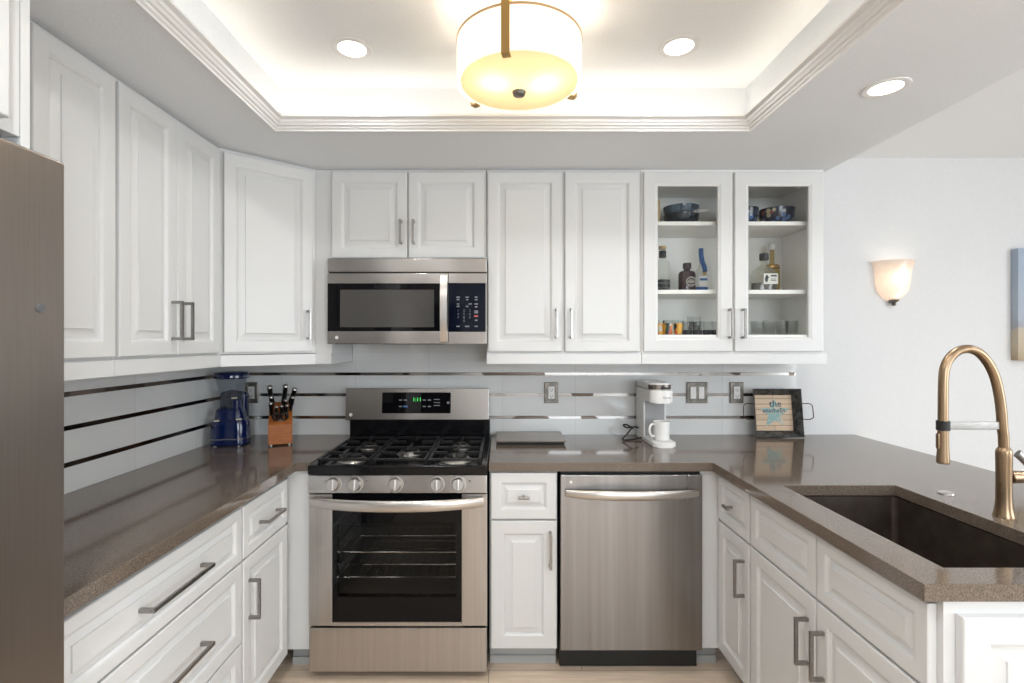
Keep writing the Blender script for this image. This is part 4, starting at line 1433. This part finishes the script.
# painted shot glasses and small tumblers on the cabinet floor
def shot_glass():
    t = thing('shot_glass', 'brightly painted shot glass at left end of the row', 'shot glass', (at(659.5, 2.62), CAM_Y + 2.62, SH3 + .0005), 0, 'painted shot glasses on the cabinet floor')
    build('glass', MB().lathe([(.001, 0), (.021, 0), (.022, .003), (.026, .076), (.0245, .076), (.0205, .010), (.001, .008)], seg=24), M['tumbler'], t)
    build('painted_wrap', MB().lathe([(.0215, .002), (.0225, .003), (.0252, .060), (.0245, .060)], seg=24, close=False), M['party'], t)
    return t
sgl = shot_glass()
dup(sgl, (at(668, 2.60), CAM_Y + 2.60, SH3 + .0005), 70, 'second painted shot glass from the left, red and black')
dup(sgl, (at(678.5, 2.61), CAM_Y + 2.61, SH3 + .0005), 150, 'painted shot glass beside the black-based tumblers')
def black_base():
    t = thing('tumbler', 'clear tumbler with black base nearest the painted shot glasses', 'glass', (at(687.5, 2.61), CAM_Y + 2.61, SH3 + .0005), 0, 'black-based tumblers on the cabinet floor')
    build('glass', MB().lathe([(.001, 0.012), (.019, .012), (.022, .014), (.025, .07), (.0235, .07), (.02, .018), (.001, .016)], seg=24), M['tumbler'], t)
    build('base', MB().lathe([(.001, 0), (.021, 0), (.0235, .004), (.0238, .024), (.020, .026)], seg=24, close=False), M['label_black'], t)
    return t
bbs = black_base()
for px, Z, lb in ((697.5, 2.61, 'second black-based tumbler from the painted shot glasses'), (707.5, 2.61, 'third black-based tumbler from the painted shot glasses'),
                  (717.0, 2.61, 'black-based tumbler at the right end of its row')):
    dup(bbs, (at(px, Z), CAM_Y + Z, SH3 + .0005), 0, lb)
tag(build('tumbler', MB().lathe([(.001, 0), (.031, 0), (.033, .004), (.036, .10), (.0345, .10), (.030, .012), (.001, .010)], (at(694, 2.70), CAM_Y + 2.70, SH3 + .0005), 28), M['tumbler']),
    'tall clear glass behind the black-based tumblers', 'glass')
first = None
for px, lb in ((757, 'clear glass nearest the right door\'s handle'), (769, 'second clear glass from the right door\'s handle'), (782, 'third clear glass from the right door\'s handle'), (791.5, 'clear glass at the right end of the cabinet floor')):
    Z = 2.64
    if first is None:
        first = build('tumbler', MB().lathe([(.001, 0), (.026, 0), (.028, .004), (.031, .075), (.0295, .075), (.025, .012), (.001, .010)], (at(px, Z), CAM_Y + Z, SH3 + .0005), 28), M['tumbler'])
        tag(first, lb, 'glass', 'clear glasses behind the right glass door')
    else:
        dup(first, (at(px, Z), CAM_Y + Z, SH3 + .0005), 0, lb)

# ------------------------------------------------------------------ lamps
PXc, PYc, PZ0 = .054, CAM_Y + 1.6, 2.247
t = thing('ceiling_lamp', 'drum ceiling lamp of cream glass with brass straps', 'ceiling lamp', (PXc, PYc, PZ0))
r = .196
build('drum_shade', MB().lathe([(r, 0), (r, .13), (r - .005, .13), (r - .005, 0)], seg=64, close=False), M['drum'], t)
build('rim_band', MB().lathe([(r - .006, .127), (r + .002, .127), (r + .002, .134), (r - .006, .134)], seg=64, close=False), principled('peach_rim', (.55, .36, .2), .3), t)
build('diffuser', MB().lathe([(.001, -.020), (.06, -.018), (.12, -.010), (r - .012, .004), (r - .012, .008), (.12, -.006), (.06, -.014), (.001, -.016)], seg=64), M['diffuser'], t)
build('finial', MB().lathe([(.001, -.034), (.018, -.033), (.020, -.028), (.022, -.022), (.001, -.020)], seg=28), M['plate'], t)
b = MB()
for a in (257, 20, 140):
    b = MB(Matrix.Rotation(R(a), 4, 'Z'))
    b.box(r + .001, r + .004, -.0125, .0125, -.006, .16, .001).box(r - .02, r + .004, -.0125, .0125, -.010, -.006, .001)
    b.box(.02, r + .004, -.0125, .0125, .157, .160, .001)
    build('strap', b, M['brass'], t)
build('canopy', MB().lathe([(.07, .209), (.07, .20), (.05, .188), (.014, .182), (.014, .157), (.001, .157)], seg=32), M['nickel'], t)
build('bulb', MB().lathe([(.001, .03), (.022, .04), (.028, .06), (.02, .085), (.012, .1), (.012, .12)], (-.075, -.01, 0), 16), M['lens'], t)
build('bulb', MB().lathe([(.001, .03), (.022, .04), (.028, .06), (.02, .085), (.012, .1), (.012, .12)], (.075, .01, 0), 16), M['lens'], t)
for s in (-1, 1):
    l = bpy.data.lights.new('drum_bulb_light', 'POINT')
    l.energy = 1.1
    l.color = (1.0, .88, .7)
    l.shadow_soft_size = .03
    o = bpy.data.objects.new('drum_bulb_light', l)
    o.location = (PXc + s * .075, PYc - .035, PZ0 + .02)
    COL.objects.link(o)


def downlight(label, x, y, z, power):
    t = thing('recessed_light', label, 'ceiling light', (x, y, z), 0, 'recessed downlights')
    build('trim_ring', MB().lathe([(.049, -.0005), (.049, -.003), (.061, -.005), (.068, -.003), (.069, -.0005)], seg=40, close=False), M['crown'], t)
    build('lens', MB().lathe([(.001, -.004), (.038, -.004), (.049, -.0025), (.049, -.001), (.001, -.001)], seg=40), M['lens'], t)
    return t
def dl_light(x, y, z, power):
    l = bpy.data.lights.new('downlight', 'AREA')
    l.shape = 'DISK'
    l.size = .09
    l.energy = power
    l.color = (.975, .985, .995)
    l.spread = R(150)
    o = bpy.data.objects.new('downlight', l)
    o.location = (x, y, z - .007)
    COL.objects.link(o)
DLP = 5.0
d0 = downlight('recessed downlight in the tray, left of the drum lamp', -.527, CAM_Y + 1.775, ZC, 1)
dup(d0, (.618, CAM_Y + 1.763, ZC), 0, 'recessed downlight in the tray, right of the drum lamp')
dup(d0, (1.277, CAM_Y + 1.68, ZS), 0, 'recessed downlight in the grey soffit above the peninsula')
dl_light(-.527, CAM_Y + 1.775, ZC, DLP * .38)
dl_light(.618, CAM_Y + 1.763, ZC, DLP * .38)
dl_light(1.277, CAM_Y + 1.68, ZS, DLP * .38)
# unseen copies of the same lamps, added as fill outside the view
for x, y, z, f in ((-.527, -2.5, ZC, 1.6), (.618, -2.5, ZC, .9), (1.277, -2.9, ZS, .2), (3.0, -1.5, ZC, .8), (2.6, -3.9, ZC, 1.7), (0, -4.7, ZC, 1.8)):
    dup(d0, (x, y, z), 0, 'unseen recessed downlight added outside the view')
    dl_light(x, y, z, DLP * f)

# wall sconce: half bowl of frosted glass on a bronze finial
sx, sz = 2.178, 1.662
t = thing('wall_sconce', 'lit frosted glass half-bowl sconce on the right wall', 'wall lamp', (sx, -.001, sz))
b = MB()
prof = [(.016, 0), (.052, .018), (.078, .05), (.088, .09), (.092, .14), (.098, .18), (.108, .212), (.110, .218)]
seg = 28
def half(off):
    return [[b.v(((r_ - off) * math.cos(PI + PI * k / seg), max(-.11, (r_ - off) * math.sin(PI + PI * k / seg)) * .95, z)) for k in range(seg + 1)] for r_, z in prof]
o1, i1 = half(0), half(.004)
for RR in (o1, i1):
    for a_, c_ in zip(RR, RR[1:]):
        for k in range(seg):
            b.face([a_[k], a_[k + 1], c_[k + 1], c_[k]])
for k in range(seg):
    b.face([o1[-1][k], o1[-1][k + 1], i1[-1][k + 1], i1[-1][k]])
build('glass_shade', b, M['sconce_glass'], t)
build('finial', MB().lathe([(.001, -.030), (.008, -.028), (.012, -.018), (.008, -.012), (.022, -.004), (.026, .002), (.018, .006)], (0, -.022, 0), 20).box(-.012, .012, -.022, -.001, -.012, .004), M['plate'], t)
build('bulb', MB().lathe([(.001, .165), (.016, .158), (.022, .14), (.018, .12), (.010, .10), (.010, .02)], (0, -.04, 0), 16), M['lens'], t)
l = bpy.data.lights.new('sconce_light', 'POINT')
l.energy = .26
l.color = (1.0, .88, .74)
l.shadow_soft_size = .025
o = bpy.data.objects.new('sconce_light', l)
o.location = (sx, -.068, sz + .135)
COL.objects.link(o)

# canvas at the right edge
t = thing('canvas_painting', 'unframed canvas of pale sky over sand at the right edge', 'painting', (3.235, -.002, 1.33))
build('canvas', MB().box(-.385, .5, -.04, 0, 0, .62, .002), M['canvas'], t)
